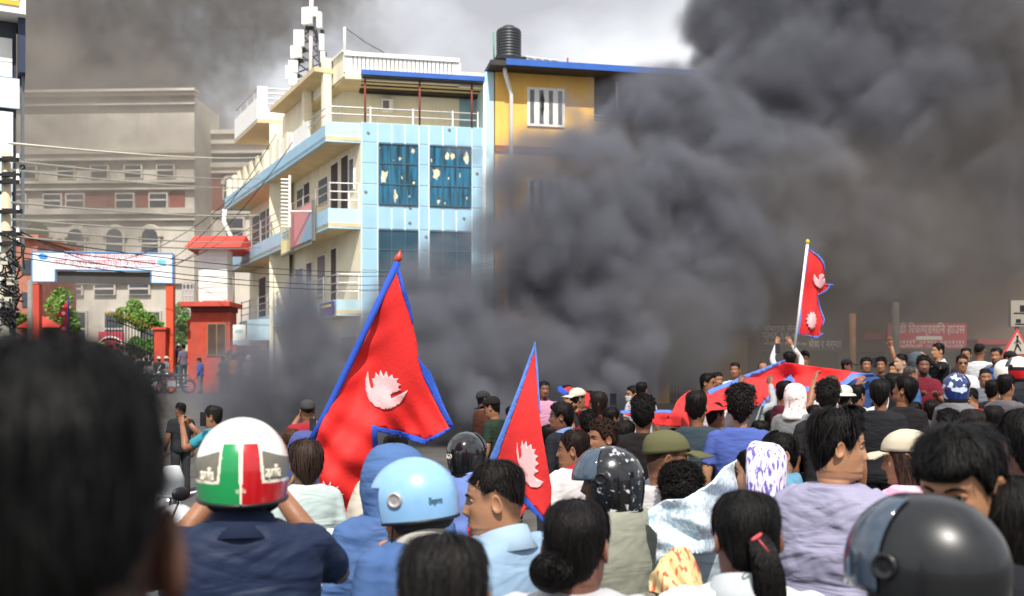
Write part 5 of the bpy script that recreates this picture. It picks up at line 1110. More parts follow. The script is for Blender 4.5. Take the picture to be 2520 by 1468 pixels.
person('pale faced man in dark jacket with cropped sides facing left', 2219, 872, d=16.0, yaw=-120, hair='fade', shirt='#2a2c33', long=True, skin=3)
person('dark haired person low beside the pale faced man', 2204, 892, d=17.0, yaw=-140, hair='medium', shirt='#232329', skin=0)
person('bearded man in maroon tee with folded arms facing the camera', 2272, 876, d=14.4, yaw=170, hair='curly', beard=2, shirt='#7d2232', skin=2, pose='front')
person('person in grey hood behind the bearded man in maroon', 2256, 868, d=15.6, yaw=30, hat='hood', hatc='#5c666e', shirt='#4b5358', long=True, skin=0)
person('man in black suit and white shirt holding both arms over his head', 2310, 845, d=16.4, yaw=-120, hair='short', shirt='#17171a', long=True, collar='#f0f0f0', skin=0, pose='face')
person('person in white shirt with shaved head, back turned', 2410, 846, d=16.2, yaw=15, hair='buzz', shirt='#f2f2f4', skin=1)
person('dark haired person peeking behind the white shirts', 2377, 857, d=17.8, yaw=180, hair='short', shirt='#3a3a42', skin=1)
person('man with dark glasses and white tee facing the camera', 2367, 874, d=15.2, yaw=170, hair='short', glasses='sun', shirt='#eceef2', skin=1)
person('man in blue polo with short beard looking down to the left', 2453, 857, d=15.8, yaw=-160, hair='short', beard=2, shirt='#3f6cb4', collar='#3f6cb4', skin=1)
person('person in black cap at the right edge of the crowd', 2484, 864, d=17.0, yaw=120, hat='cap', hatc='#26262a', hair='short', shirt='#2f3338', skin=1)
person('person in white and red motorcycle helmet at the right edge', 2508, 876, d=12.6, yaw=-60, hat='fullhelmet', shirt='#2a2d34', long=True, skin=1, lod=1, hel=dict(mats=[M_HW, M_HR, M_BLACK], paint=lambda a, z, p: 1 if z < -.03 else (2 if z < .02 else 0), visor=M_VIS, vt=(.45, .95), pivot=M_BLACK))
person('person in plain white open helmet next to the red striped helmet', 2474, 884, d=13.2, yaw=-40, hat='openhelmet', shirt='#d9dce2', skin=1, lod=1, hel=dict(mats=[M_HW]))
person('round faced boy looking over the shoulders at right', 2424, 908, d=14.5, yaw=170, hair='fade', shirt='#7a7f88', skin=1)
person('person in grey jacket with black backpack strap, back turned at right', 2474, 922, d=11.2, yaw=30, hair='short', shirt='#6f6a70', long=True, skin=1)
M_BLH = mat('blue_swirl_paint', '#1c2f63', .15, 0, 14, c2='#c8d2e4', edge=(.58, .62), coat=.8, detail=1)
person('person in navy helmet with white swirls and grey tee, back turned', 2352, 916, d=10.6, yaw=35, hat='fullhelmet', shirt='#85868a', skin=1, lod=1, loose=1.15, hel=dict(mats=[M_BLH], visor=M_VIS, vt=(.4, .95), pivot=M_BLACK))
person('man in red tee looking down to the left below the navy helmet', 2396, 956, d=12.4, yaw=-75, tilt=-12, hair='fade', shirt='#c22a30', skin=0, lod=1)
person('person in black top with cropped hair behind the red tee', 2442, 936, d=12.6, yaw=20, hair='short', shirt='#2b2a30', skin=0)
person('older bald man facing right in front of the maroon tee', 2238, 902, d=14.0, yaw=60, hair='bald', hc='#3a3634', shirt='#4a74b0', skin=1)
person('young man in black tee with head tipped up to the left', 2222, 926, d=9.8, yaw=-30, hy=-40, tilt=12, hair='medium', hc='#0f0c0c', shirt='#241f22', skin=1)
person('person with long black hair and black tee with white tag, back turned', 2166, 934, d=9.6, yaw=10, hair='medium', hc='#0d0b0b', shirt='#26272b', skin=1, loose=1.1)
person('dark haired person between the two black tees', 2196, 920, d=12.0, yaw=0, hair='medium', hc='#0d0b0b', shirt='#1e1e22', skin=1)
person('man with round curly black hair and black shirt near the end of the flag sheet', 2037, 937, d=8.2, yaw=0, hair='curly', hc='#141110', shirt='#2e2d2f', skin=1, build_=1.08)
person('balding man behind the round curly hair', 2046, 924, d=11.8, yaw=0, hair='buzz', hc='#4a3a30', shirt='#e6e6ea', skin=1)
person('person in small white sun hat under the flag sheet', 2076, 946, d=11.4, yaw=20, hat='hat', hatc='#ece6dc', hair='short', shirt='#eef0f2', long=True, skin=1)
person('person with white sleeve stretched up to the flag sheet', 2108, 948, d=12.0, yaw=40, hair='short', shirt='#f0f2f6', long=True, skin=1, pose='hold')
person('elderly person in white printed headwrap and grey vest, back turned', 1957, 946, d=10.2, yaw=20, hat='wrap', hair='short', shirt='#f2eedd', long=True, skin=1, hel=dict(m=mat('wrap_print', '#e9e2de', .85, .05, 22, .2, 20, c2='#b58a8a', edge=(.58, .66))), smat=cloth('#8f9092', 'vest_cloth', .85, .2))
person('man in maroon shirt with raised arm under the flag sheet', 1930, 938, d=11.4, yaw=60, hair='short', shirt='#5a1c34', skin=1, pr='hold')
person('small dark haired child looking right in front of the cobalt tee', 1757, 992, d=10.4, yaw=60, hair='short', hc='#171312', shirt='#9c9490', skin=2)
person('woman with glasses and white printed dress facing the camera', 1780, 962, d=13.4, yaw=175, hair='bun', hc='#7a6a60', glasses='clear', shirt='#efdfe4', skin=3, lod=1)
person('person in grey cap and pale jacket behind the cobalt blue tee', 1840, 944, d=12.6, yaw=20, hat='cap', hatc='#4a5050', hair='short', shirt='#b9c2c4', long=True, skin=2, pose='hold')
person('person with dark bowl hair behind the heavy fringe', 2392, 1008, d=7.0, yaw=0, hair='short', hc='#1a1412', shirt='#39343a', skin=1)
person('person with short black hair beside the young man in lavender, arm bare', 1972, 1096, d=8.6, yaw=0, hair='short', shirt='#3a3436', skin=1)
fill = [(1502, 1004, 52, 'short', '#5a4a44', 'brown tee squeezed between the maroon sleeves and the curly black hair'), (1536, 1036, 62, 'medium', '#2d3138', 'charcoal top low behind the splattered helmet'), (1352, 1046, 58, 'short', '#6c7480', 'grey shirt half hidden by the edge of the second flag'),
        (1448, 1012, 54, 'curly', '#7b2f34', 'dark red top between white cap and messy brown curls'), (1693, 1012, 50, 'medium', '#c9c4bc', 'pale shirt behind the shoulder of the slate tee'), (1872, 1036, 58, 'short', '#3c4a3e', 'dark green tee right of the cobalt tee'),
        (1902, 1010, 52, 'short', '#d8dade', 'pale grey tee left of the grey vest'), (2006, 998, 54, 'fade', '#6a6f8c', 'dusty blue tee between grey vest and round curly hair'), (2108, 1000, 60, 'short', '#b7b2aa', 'stone coloured tee above the swept black hair'), (2292, 986, 52, 'short', '#4d5560', 'slate shirt under the folded arms of the maroon tee'),
        (2332, 1010, 64, 'curly', '#8a8f94', 'silver grey top left of the red tee'), (2446, 1000, 60, 'medium', '#2f3a52', 'navy top right of the red tee'), (2484, 978, 50, 'short', '#97866e', 'sand coloured shirt near the backpack strap'), (2246, 990, 56, 'short', '#dcd8d2', 'off white shirt above the cream cap'),
        (1655, 1086, 92, 'short', '#74828e', 'blue grey tee right of the olive cap'), (1285, 985, 40, 'short', '#8e8478', 'khaki shirt behind the second flag pole edge'), (1262, 1000, 44, 'cap', '#3d3f46', 'dark grey shirt left of the second flag'), (1396, 948, 36, 'short', '#a39a90', 'beige shirt right of the pink polo')]
for x, y, hp_, hs_, c_, tx_ in fill:
    person('dark haired person in '+tx_, x, y, hp=hp_, yaw=random.uniform(-70, 70), hair='short' if hs_ == 'cap' else hs_, shirt=c_, skin=random.choice([0, 1, 1, 2]))
# far people at the gate
kid = person('boy in bright blue hooded top standing alone by the gate house', 493, 881, d=43, yaw=-70, tilt=-15, hair='short', shirt='#3f5cc0', long=True, pants='#5a5f6c', skin=1)
person('man in grey tee climbing the step at the gate pillar', 452, 848, d=46.5, yaw=-20, hair='short', shirt='#7a7688', pants='#26262c', skin=0)
person('person in purple top and white cap beside the man on the step', 438, 846, d=47, yaw=40, hat='cap', hatc='#e4e8ee', hair='short', shirt='#3a2f5c', pants='#1f6a6c', skin=1)
person('man in dark green shirt and jeans with white cap at the orange post', 391, 878, d=44.5, yaw=-20, hat='cap', hatc='#dfe4e6', hair='short', shirt='#3a4644', pants='#2a3f78', skin=1)
person('person with cream cap and white bag next to the orange post', 409, 877, d=44.8, yaw=60, hat='cap', hatc='#e6dcbc', hair='short', shirt='#8d8a92', pants='#b9683c', skin=1)
gatecol = ['#e9e6ea', '#d03a3c', '#2b2a30', '#dfe3ea', '#c9c2b0', '#3f6f86', '#b06a5c', '#c9c0d0', '#262830', '#efe8d8', '#7a2f3a', '#4f565c', '#dcdce4', '#9aa0aa']
gdesc = ['white tee', 'red shirt', 'black top', 'pale blue shirt', 'khaki top', 'steel blue shirt', 'brick shirt', 'lilac shirt', 'charcoal jacket', 'cream shirt', 'maroon top', 'grey jacket', 'white long shirt', 'silver grey tee']
for i, (x, y, d) in enumerate(((252, 843, 53), (272, 850, 53.5), (288, 846, 52), (300, 852, 55), (311, 856, 54), (320, 866, 51), (331, 862, 53), (338, 872, 50.5), (347, 874, 50), (354, 866, 52.5), (343, 898, 47.5), (360, 880, 52), (326, 880, 50), (368, 890, 49))):
    hv_ = i in (0,)
    person(f'distant person in {gdesc[i]} in the crowd passing through the gate', x, y, d=44.6+(d-47)*.4, yaw=random.uniform(-60, 60), hair='short', hc='#14100e', shirt=gatecol[i], pants=random.choice(['#2a3040', '#1f1f24', '#5c5a58']), skin=random.choice([0, 1, 2]), hat='openhelmet' if hv_ else None, hel=dict(mats=[mat('yellow_helmet', '#d8d83a', .4, .05, 5)]) if hv_ else None)
rdesc = ['black top', 'grey tee', 'orange shirt', 'dark red top', 'white helmet', 'charcoal shirt', 'brown shirt']
for i, (x, y, d, c_) in enumerate(((548, 878, 42.5, '#2c3036'), (560, 868, 43, '#55585e'), (575, 872, 42.8, '#d08a2c'), (586, 868, 43.4, '#7a2a30'), (612, 873, 42, '#d8d0c4'), (598, 866, 43.6, '#34363c'), (566, 862, 44, '#6e4a38'))):
    person(f'distant person in {rdesc[i]} standing in thin smoke by the red brick wall', x, y, d=d, yaw=random.uniform(-80, 80), hair='short', hc='#14100e', shirt=c_, pants='#24262c', skin=1, hat='openhelmet' if i == 4 else None, hel=dict(mats=[M_HW]) if i == 4 else None)
print('people', NPEOPLE)
# ------------------------------------------------------------------ flags
M_FRED = mat('flag_red', '#d92a28', .7, .05, 3, .12, 40, spec=.3); M_FBLU = mat('flag_blue', '#2c4fb0', .75, .08, 5, .15, 40, spec=.25); M_FWHT = mat('flag_white', '#f0b8ba', .75, .05, 12, .1, 60, spec=.25)
M_FRE2 = mat('flag_red_matt', '#d23434', .8, .07, 6, .15, 30, spec=.2); M_FBL2 = mat('flag_blue_pale', '#5a7cc8', .8, .08, 5, .15, 40, spec=.2)
def sheet(name, poly, d, rip, m, parent, sp=12, dy=0.0, thick=.003, depth=None):
    """a cloth panel: outline poly, hung at distance d (or depth(x, y)), rippled in depth by rip(x, y)"""
    v, f = cdt(poly, sp); x, y = v[:, 0], v[:, 1]; D = depth(x, y) if depth else np.full(len(v), d)
    P = np.stack(((x-1260)/F*D, D+rip(x, y)+dy, ZC+(HZ-y)/F*D), -1); mb = MB(); mb.add(P, f)
    o = mb.build(name, m, parent, True)
    if thick: s = o.modifiers.new('t', 'SOLIDIFY'); s.thickness = thick; s.offset = 0
    return o
def cr(L, a, b, s): return [(a+s*x, b+s*y) for x, y in L]
# the big flag in front
d1 = 6.3; rip1 = lambda x, y: .05*np.sin((x*.55+y*.22)/17+1.2*np.sin(y/90))*ss(0, 60, x-(980-(y-640)*.46))+.05*np.sin((x-.3*y)/48+.8)+.022*np.sin((x*.8-y*.7)/11+1.5*np.sin(x/40))*ss(900, 1150, y)+.012*np.sin((x*.5+y*.9)/13+2*np.sin(y/70))*ss(90, 10, x-(980-(y-640)*.46))
f1 = thing('flag', 'largest red double pennant flag with blue border and white moon, on a slanting pole', 'flag', W(770, 1085, d1))
up1 = [(979, 676), (986, 692), (997, 730), (1015, 790), (1027, 842), (1031, 888), (1042, 928), (1064, 973), (1087, 1015), (1110, 1052), (1048, 1082), (1010, 1072), (960, 1060), (926, 1048), (800, 1030), (862, 900), (920, 780)]
lo1 = [(800, 1031), (925, 1049), (918, 1110), (915, 1190), (892, 1290), (866, 1380), (850, 1452), (835, 1400), (815, 1300), (790, 1190), (776, 1095)]
sheet('cloth_panel', up1[:14]+[(918, 1110), (915, 1190), (892, 1290), (866, 1380), (850, 1452), (835, 1400), (815, 1300), (790, 1190), (776, 1095)]+up1[14:], d1, rip1, M_FRED, f1)
for nm, pl in (('upper_border', [(984, 660), (994, 690), (1012, 750), (1019, 790), (1017, 800), (1008, 768), (995, 728), (984, 690), (979, 676)]), ('side_border', [(1029, 880), (1034, 886), (1060, 917), (1076, 955), (1091, 992), (1119, 1046), (1110, 1052), (1087, 1015), (1064, 973), (1042, 928)]),
               ('lower_border', [(1119, 1046), (1112, 1056), (1046, 1094), (1010, 1086), (960, 1072), (930, 1062), (925, 1049), (960, 1058), (1010, 1071), (1048, 1082), (1108, 1051)]), ('inner_border', [(917, 1046), (930, 1050), (929, 1110), (924, 1160), (915, 1190), (917, 1110)]),
               ('foot_border', [(850, 1452), (866, 1380), (872, 1390), (858, 1462), (846, 1468), (832, 1430), (836, 1402)])): sheet(nm, pl, d1, rip1, M_FBLU, f1, 8, -.004)
moon = cr([(270,792),(252,850),(256,920),(282,985),(322,1022),(380,1043),(440,1036),(490,1003),(525,955),(541,917),(505,938),(470,955),(432,972),(428,945),(500,915),(478,903),(498,880),(470,868),(482,840),(450,842),(440,815),(415,835),(400,793),(380,828),(360,786),(345,825),(325,800),(318,840),(300,840),(312,900),(292,905),(278,860)], 800, 615, .3772)
sheet('moon', moon, d1, rip1, M_FWHT, f1, 7, -.007)
def star(cx, cy, r0, r1, n=12, sx=1.0, rot=0): return [(cx+sx*(r1 if k % 2 else r0)*cos(k*pi/n+rot), cy+(r1 if k % 2 else r0)*sin(k*pi/n+rot)) for k in range(2*n)]
sheet('sun', star(812, 1226, 27, 46, 12, .85), d1, rip1, M_FWHT, f1, 7, -.007)
mb = MB(); mb.tube([W(762, 1092, d1-.02), W(800, 1022, d1-.02), W(884, 846, d1-.02), W(979, 645, d1-.02)], .021, 10); mb.build('pole_sleeve', M_FBLU, f1, True)
mb = MB(); mb.tube([W(700, 1225, d1-.02), W(763, 1090, d1-.02)], .014, 8); mb.build('pole', mat('bamboo', '#a9854f', .6, .15, 8), f1, True)
mb = MB(); c = W(981, 632, d1-.02); A = np.arange(14)*2*pi/14; mb.rings(np.array([c+np.stack((r*np.cos(A)+z*.25, r*np.sin(A), np.full(14, z)), -1) for r, z in ((.008, -.04), (.02, -.03), (.026, -.012), (.02, .008), (.009, .025), (.002, .04))])); mb.build('finial', mat('finial_red', '#b5432c', .4, .1, 9), f1, True)
# second flag
d2 = 5.55; rip2 = lambda x, y: .03*np.sin(x/26+y/120)+.02*np.sin(y/60)
f2 = thing('flag', 'hanging red flag with pale blue edge and white moon between the two groups of people', 'flag', W(1200, 1145, d2))
sheet('upper_pennant', [(1313, 862), (1318, 880), (1321, 930), (1325, 1000), (1334, 1070), (1347, 1143), (1357, 1200), (1356, 1243), (1338, 1274), (1305, 1235), (1216, 1150), (1250, 1052), (1285, 955)], d2, rip2, M_FRE2, f2)
sheet('pole_edge', [(1317, 840), (1316, 862), (1285, 957), (1250, 1053), (1217, 1150), (1198, 1145), (1238, 1050), (1277, 950)], d2, rip2, M_FBL2, f2, 8, -.004)
sheet('side_border', [(1318, 840), (1324, 900), (1328, 980), (1330, 1020), (1326, 1012), (1321, 930), (1316, 862)], d2, rip2, M_FBL2, f2, 8, -.004)
sheet('lower_border', [(1216, 1150), (1305, 1235), (1338, 1274), (1341, 1290), (1296, 1246), (1205, 1152)], d2, rip2, M_FBLU, f2, 8, -.004)
sheet('lower_pennant', [(1195, 1152), (1216, 1153), (1296, 1248), (1250, 1330), (1215, 1385), (1160, 1345), (1150, 1300), (1170, 1240)], d2, rip2, M_FRE2, f2)
sheet('lower_edge', [(1195, 1152), (1168, 1240), (1150, 1300), (1160, 1345), (1146, 1300), (1156, 1240), (1186, 1150)], d2, rip2, M_FBL2, f2, 8, -.004)
sheet('moon', cr([(1432,150),(1425,230),(1440,330),(1465,420),(1500,490),(1550,535),(1600,540),(1640,515),(1655,485),(1590,455),(1570,430),(1615,395),(1580,370),(1615,330),(1585,300),(1610,265),(1575,250),(1590,205),(1560,210),(1550,165),(1520,190),(1510,140),(1485,180),(1475,135),(1462,190),(1470,270),(1450,300),(1440,220)], 861, 1046, .2875), d2, rip2, M_FWHT, f2, 7, -.006)
sheet('sun', star(1196, 1345, 22, 40, 12), d2, rip2, M_FWHT, f2, 7, -.006)
# third flag on the white pole
d3 = 16.6; rip3 = lambda x, y: .06*np.sin(x/8+y/40)+.03*np.sin(y/22)
f3 = thing('flag', 'tall narrow red flag with moon and sun on a white pole with yellow tip', 'flag', W(1955, 860, d3))
c3 = lambda L: cr(L, 1784.6, 553.8, .292)
sheet('cloth_panel', c3([(705,185),(770,262),(815,340),(838,400),(845,490),(890,508),(868,545),(825,572),(775,590),(795,660),(812,720),(826,800),(812,850),(800,890),(810,920),(785,940),(740,945),(690,935),(622,925),(640,760),(665,520),(690,300)]), d3, rip3, M_FRE2, f3, 5)
for nm, pl in (('pole_edge', [(703,180),(708,200),(690,330),(668,560),(640,800),(622,930),(608,930),(632,740),(660,500),(688,270)]), ('upper_border', [(705,178),(775,250),(822,330),(842,395),(836,400),(812,342),(768,264)]), ('lower_border', [(612,930),(690,940),(745,955),(790,955),(825,915),(812,912),(785,935),(740,940),(690,930)]), ('tip_border', [(845,488),(915,505),(890,515),(868,552),(828,578),(780,600),(775,588),(825,568),(860,540),(880,512)]), ('side_border', [(780,596),(800,655),(818,720),(835,800),(820,855),(812,850),(824,800),(808,722),(790,660)])): sheet(nm, c3(pl), d3, rip3, M_FBL2, f3, 4, -.02)
sheet('moon', c3([(742,420),(735,460),(745,505),(775,535),(805,537),(835,515),(848,480),(838,450),(820,470),(830,430),(800,418),(775,430),(775,470),(757,450)]), d3, rip3, M_FWHT, f3, 4, -.03)
sheet('sun', c3([(720+s*cos(a)*.78, 812+s*sin(a)*1.2) for a, s in [(k*pi/12, 66 if k % 2 else 50) for k in range(24)]]), d3, rip3, M_FWHT, f3, 4, -.03)
mb = MB(); mb.tube([W(1955, 862, d3), W(1987, 602, d3)], .022, 8); mb.build('pole', M_WHITE, f3, True)
mb = MB(); mb.ball(W(1987.5, 596, d3), (.035, .035, .045), 10); mb.build('finial', mat('brass', '#d6b52c', .35, .05, 5), f3, True)
# small far flag
f4 = thing('flag', 'small distant double pennant flag beside the left post of the arch', 'flag', W(168, 830, 48)); rip4 = lambda x, y: .05*np.sin(x/6)
sheet('cloth_panel', [(167, 737), (138, 780), (158, 783), (140, 822), (166, 826)], 48, rip4, mat('flag_crimson', '#b3182c', .8, .08, 4), f4, 6)
sheet('edge', [(167, 735), (170, 737), (170, 828), (166, 827)], 48, rip4, M_FBLU, f4, 6, -.03)
for x, y, r in ((157, 772, 5), (157, 811, 5)): sheet('emblem', star(x, y, r*.8, r*1.2, 6), 48, rip4, M_FWHT, f4, 4, -.05)
mb = MB(); mb.tube([W(169, 733, 48), W(170, 900, 48)], .03, 6); mb.build('pole', M_DARK, f4)
# the giant flag carried flat over the crowd
dep = lambda x, y: np.interp(x, (1520, 1650, 1760, 1930, 2140), (11.2, 10.6, 12.6, 15.2, 14.6))-(np.clip(y-930, 0, 90))*.032
rip5 = lambda x, y: .10*np.sin(x/38+y/30)+.05*np.sin(x/15-y/18)
f5 = thing('flag', 'giant red flag sheet with blue hem carried flat over the heads at right', 'flag', W(1850, 985, 11))
sheet('cloth_sheet', [(1524, 1016), (1560, 1018), (1655, 1016), (1668, 990), (1700, 962), (1745, 970), (1800, 946), (1860, 921), (1925, 893), (1990, 899), (2050, 908), (2108, 917), (2150, 925), (2095, 935), (2062, 950), (2010, 968), (2004, 978), (1965, 988), (1955, 940), (1940, 930), (1908, 955), (1880, 995), (1820, 1005), (1745, 1010), (1690, 1056), (1612, 1046)], 12, rip5, M_FRE2, f5, 9, depth=dep)
for pl in ([(1745, 972), (1800, 947), (1860, 921), (1926, 893), (1924, 887), (1858, 912), (1798, 938), (1742, 962)], [(1876, 1000), (1906, 956), (1936, 930), (1946, 922), (1960, 938), (1952, 945), (1942, 934), (1912, 960), (1884, 1002)], [(1956, 952), (2004, 952), (2006, 962), (1962, 966)], [(2060, 942), (2092, 918), (2140, 920), (2152, 927), (2096, 931), (2066, 953)], [(1524, 1010), (1655, 1010), (1655, 1017), (1524, 1017)]): sheet('blue_hem', pl, 12, rip5, M_FBL2, f5, 8, -.03, depth=dep)
f6 = thing('flag', 'folded red and blue flag corner behind the white sideways cap', 'flag', W(1440, 1000, 14)); rip6 = lambda x, y: .05*np.sin(x/12+y/15)
sheet('cloth_panel', [(1378, 960), (1400, 952), (1440, 962), (1456, 975), (1458, 1008), (1430, 1000), (1400, 975)], 14, rip6, M_FRE2, f6, 7); sheet('blue_hem', [(1370, 955), (1378, 950), (1408, 972), (1404, 982), (1376, 966)], 14, rip6, M_FBLU, f6, 7, -.03)

# ------------------------------------------------------------------ shawl, bundle, bag, bottle, hair clip
M_SHAWL = mat('shawl_cloth', '#a9c6da', .9, .05, 70, .2, 30, c2='#eef3f4', edge=(.42, .58), stretch=(1, 1, .8))
sw = sheet('shawl', [(1828, 1126), (1784, 1150), (1761, 1172), (1738, 1200), (1715, 1216), (1686, 1228), (1643, 1234), (1602, 1266), (1604, 1300), (1622, 1320), (1621, 1400), (1637, 1378), (1672, 1362), (1721, 1366), (1752, 1362), (1790, 1300), (1850, 1230), (1872, 1180), (1858, 1140)], 4.05, lambda x, y: .022*np.sin((y-.45*x)/21+1.1*np.sin(x/60))+.010*np.sin((y-.2*x)/9)+.0006*np.maximum(1740-x, 0), M_SHAWL, None, 9, thick=.006, depth=lambda x, y: np.interp(x, (1730, 1835), (4.05, 4.85)))
tag(sw, 'pale blue and white printed shawl stretched out between headscarf woman and splattered helmet', 'shawl')
M_ORP = mat('orange_print', '#d9c48c', .9, .05, 30, .3, 14, c2='#c2573a', edge=(.5, .6), stretch=(2, 1, .5))
o = sheet('patterned_cloth', [(1610, 1476), (1622, 1430), (1640, 1396), (1672, 1366), (1696, 1362), (1716, 1374), (1732, 1404), (1746, 1440), (1752, 1476)], 3.5, lambda x, y: .0000095*((x-1682)**2)*3+.05*np.sin((x-.35*(y-1362))/10+.6*np.sin(y/22))*ss(1360, 1440, y)*.5+(1476-y)*.0012, M_ORP, None, 6, thick=.01)
tag(o, 'cream and orange patterned cloth hanging in folds under the pale blue shawl', 'cloth')
bg_ = MB().ball(W(404, 1350, 4.4), (.05, .06, .09), 16).build('backpack', mat('lime_nylon', '#86d445', .5, .1, 6), None, True); tag(bg_, 'bright lime green backpack edge beside the dark curly head', 'backpack')
c = W(1684, 1176, 4.52); mb = MB()
for s in (-1, 1):
    for k in (-1, 0, 1): mb.tube([c+np.array((s*.006, 0, .02)), c+np.array((s*.026, -.016, .012+.014*k)), c+np.array((s*.034, .0, -.012+.018*k))], [.005, .006, .003], 6, sub=2)
mb.box(c, (.02, .02, .05)); clip = mb.build('hair_clip', mat('orange_plastic', '#e8622a', .3, .05, 5, coat=.3), None, True); tag(clip, 'orange claw clip in the black bun in front of the olive cap', 'hair clip')
c = W(1862, 1322, 2.45); mb = MB(); mb.tube([c+np.array((.008*cos(a)*1.4, -.008*sin(a), .008*cos(a))) for a in np.linspace(0, 6.2, 10)], .0025, 6); mb.tube([c, c+np.array((.026, -.014, -.034))], .0018, 6); o = mb.build('hair_tie', mat('coral_tie', '#d8505a', .6, .05, 5), None, True); tag(o, 'coral red hair tie on the black ponytail', 'hair tie')

# ------------------------------------------------------------------ motorcycles
def motorcycle(loc, rz, label, body='#b9bcc0'):
    r = thing('motorcycle', label, 'motorcycle', loc, 'parked motorcycles', rz=rz)
    M_TY = mat('tyre', '#121212', .9, .2, 20); M_CH = mat('chrome', '#c9cbd0', .2, .05, 9, metal=.8); M_BD = mat('bike_paint', body, .25, .05, 9, coat=.6)
    for y in (-.65, .65):
        A = np.linspace(0, 2*pi, 25)[:-1]; mb = MB(); R = []
        for q in np.arange(8)*2*pi/8: R.append(np.stack((np.full(24, .05*np.sin(q)), y+(.26+.045*np.cos(q))*np.cos(A), .305+(.26+.045*np.cos(q))*np.sin(A)), -1))
        R = np.array(R+[R[0]]); mb.rings(R, cap=False); ty = mb.build('tyre', M_TY, r, True, True)
        mb = MB()
        for k in range(10): mb.tube([(0, y, .305), (0, y+.23*cos(k*pi/5), .305+.23*sin(k*pi/5))], .006, 5)
        mb.tube([(-.06, y, .305), (.06, y, .305)], .03, 8); mb.build('rim', M_CH, ty, True, True)
        mb = MB(); mb.tube([(0, y+.35*cos(a), .305+.35*sin(a)) for a in np.linspace(.4, 2.4, 9)], .05, 8, flat=.35); mb.build('mudguard', M_BD, r, True, True)
    mb = MB(); mb.tube([(0, .65, .3), (0, .48, .75), (0, .42, .95)], .03, 8); mb.tube([(0, .45, .8), (0, 0, .62), (0, -.45, .62)], .03, 8); mb.tube([(0, .45, .7), (0, .2, .3), (0, -.2, .28), (0, -.65, .305)], .028, 8); mb.build('frame', M_BLACK, r, True, True)
    mb = MB(); mb.box((0, .05, .42), (.26, .34, .26)); mb.tube([(.1, .2, .3), (.14, -.2, .26), (.15, -.7, .36)], [.03, .03, .05], 8); mb.build('engine', M_CH, r, False, True)
    mb = MB(); mb.ball((0, .2, .8), (.14, .27, .13), 16); mb.build('tank', M_BD, r, True, True)
    mb = MB(); mb.ball((0, -.28, .78), (.14, .38, .06), 16); mb.build('seat', M_BLACK, r, True, True)
    mb = MB(); mb.tube([(-.36, .3, 1.02), (-.2, .4, 1.0), (0, .44, .96), (.2, .4, 1.0), (.36, .3, 1.02)], .014, 8, sub=2); hb = mb.build('handlebar', M_CH, r, True, True)
    for s in (-1, 1):
        mb = MB(); mb.tube([(s*.25, .36, 1.02), (s*.3, .32, 1.18)], .006, 6); mb.ball((s*.31, .315, 1.22), (.065, .02, .04), 12); mb.build('mirror', M_BLACK, hb, True, True)
    mb = MB(); mb.ball((0, .56, .88), (.1, .09, .1), 14); mb.build('headlight', M_CH, r, True, True)
    mb = MB(); mb.tube([(0, .6, .98), (0, .55, 1.1), (0, .48, 1.2)], [.12, .11, .06], 10, flat=.15); mb.build('windscreen', mat('fly_screen', '#dfe3e6', .2, .05, 9), r, True, True)
    return r
def on(px, d): x = (px-1260)/F*d; return (x, d, float(ground(x, d)))
motorcycle(on(452, 7.6), .5, 'silver motorcycle between the dark curly head and the striped helmet')
motorcycle(on(425, 5.2), 1.0, 'motorcycle hidden low beside the lime green backpack', '#8d9298')
motorcycle(on(822, 3.9), .2, 'motorcycle with chrome handlebar behind the navy polo shirt', '#2a2c30')
b = motorcycle(on(385, 43.5), 1.4, 'distant dark motorcycle nearest the dark curly head on the road', '#22242a'); 
c = copy_tree(b); c.location = on(425, 43); c['label'] = 'distant dark motorcycle on the road below the man with a white bag'; c.rotation_euler[2] = 1.9

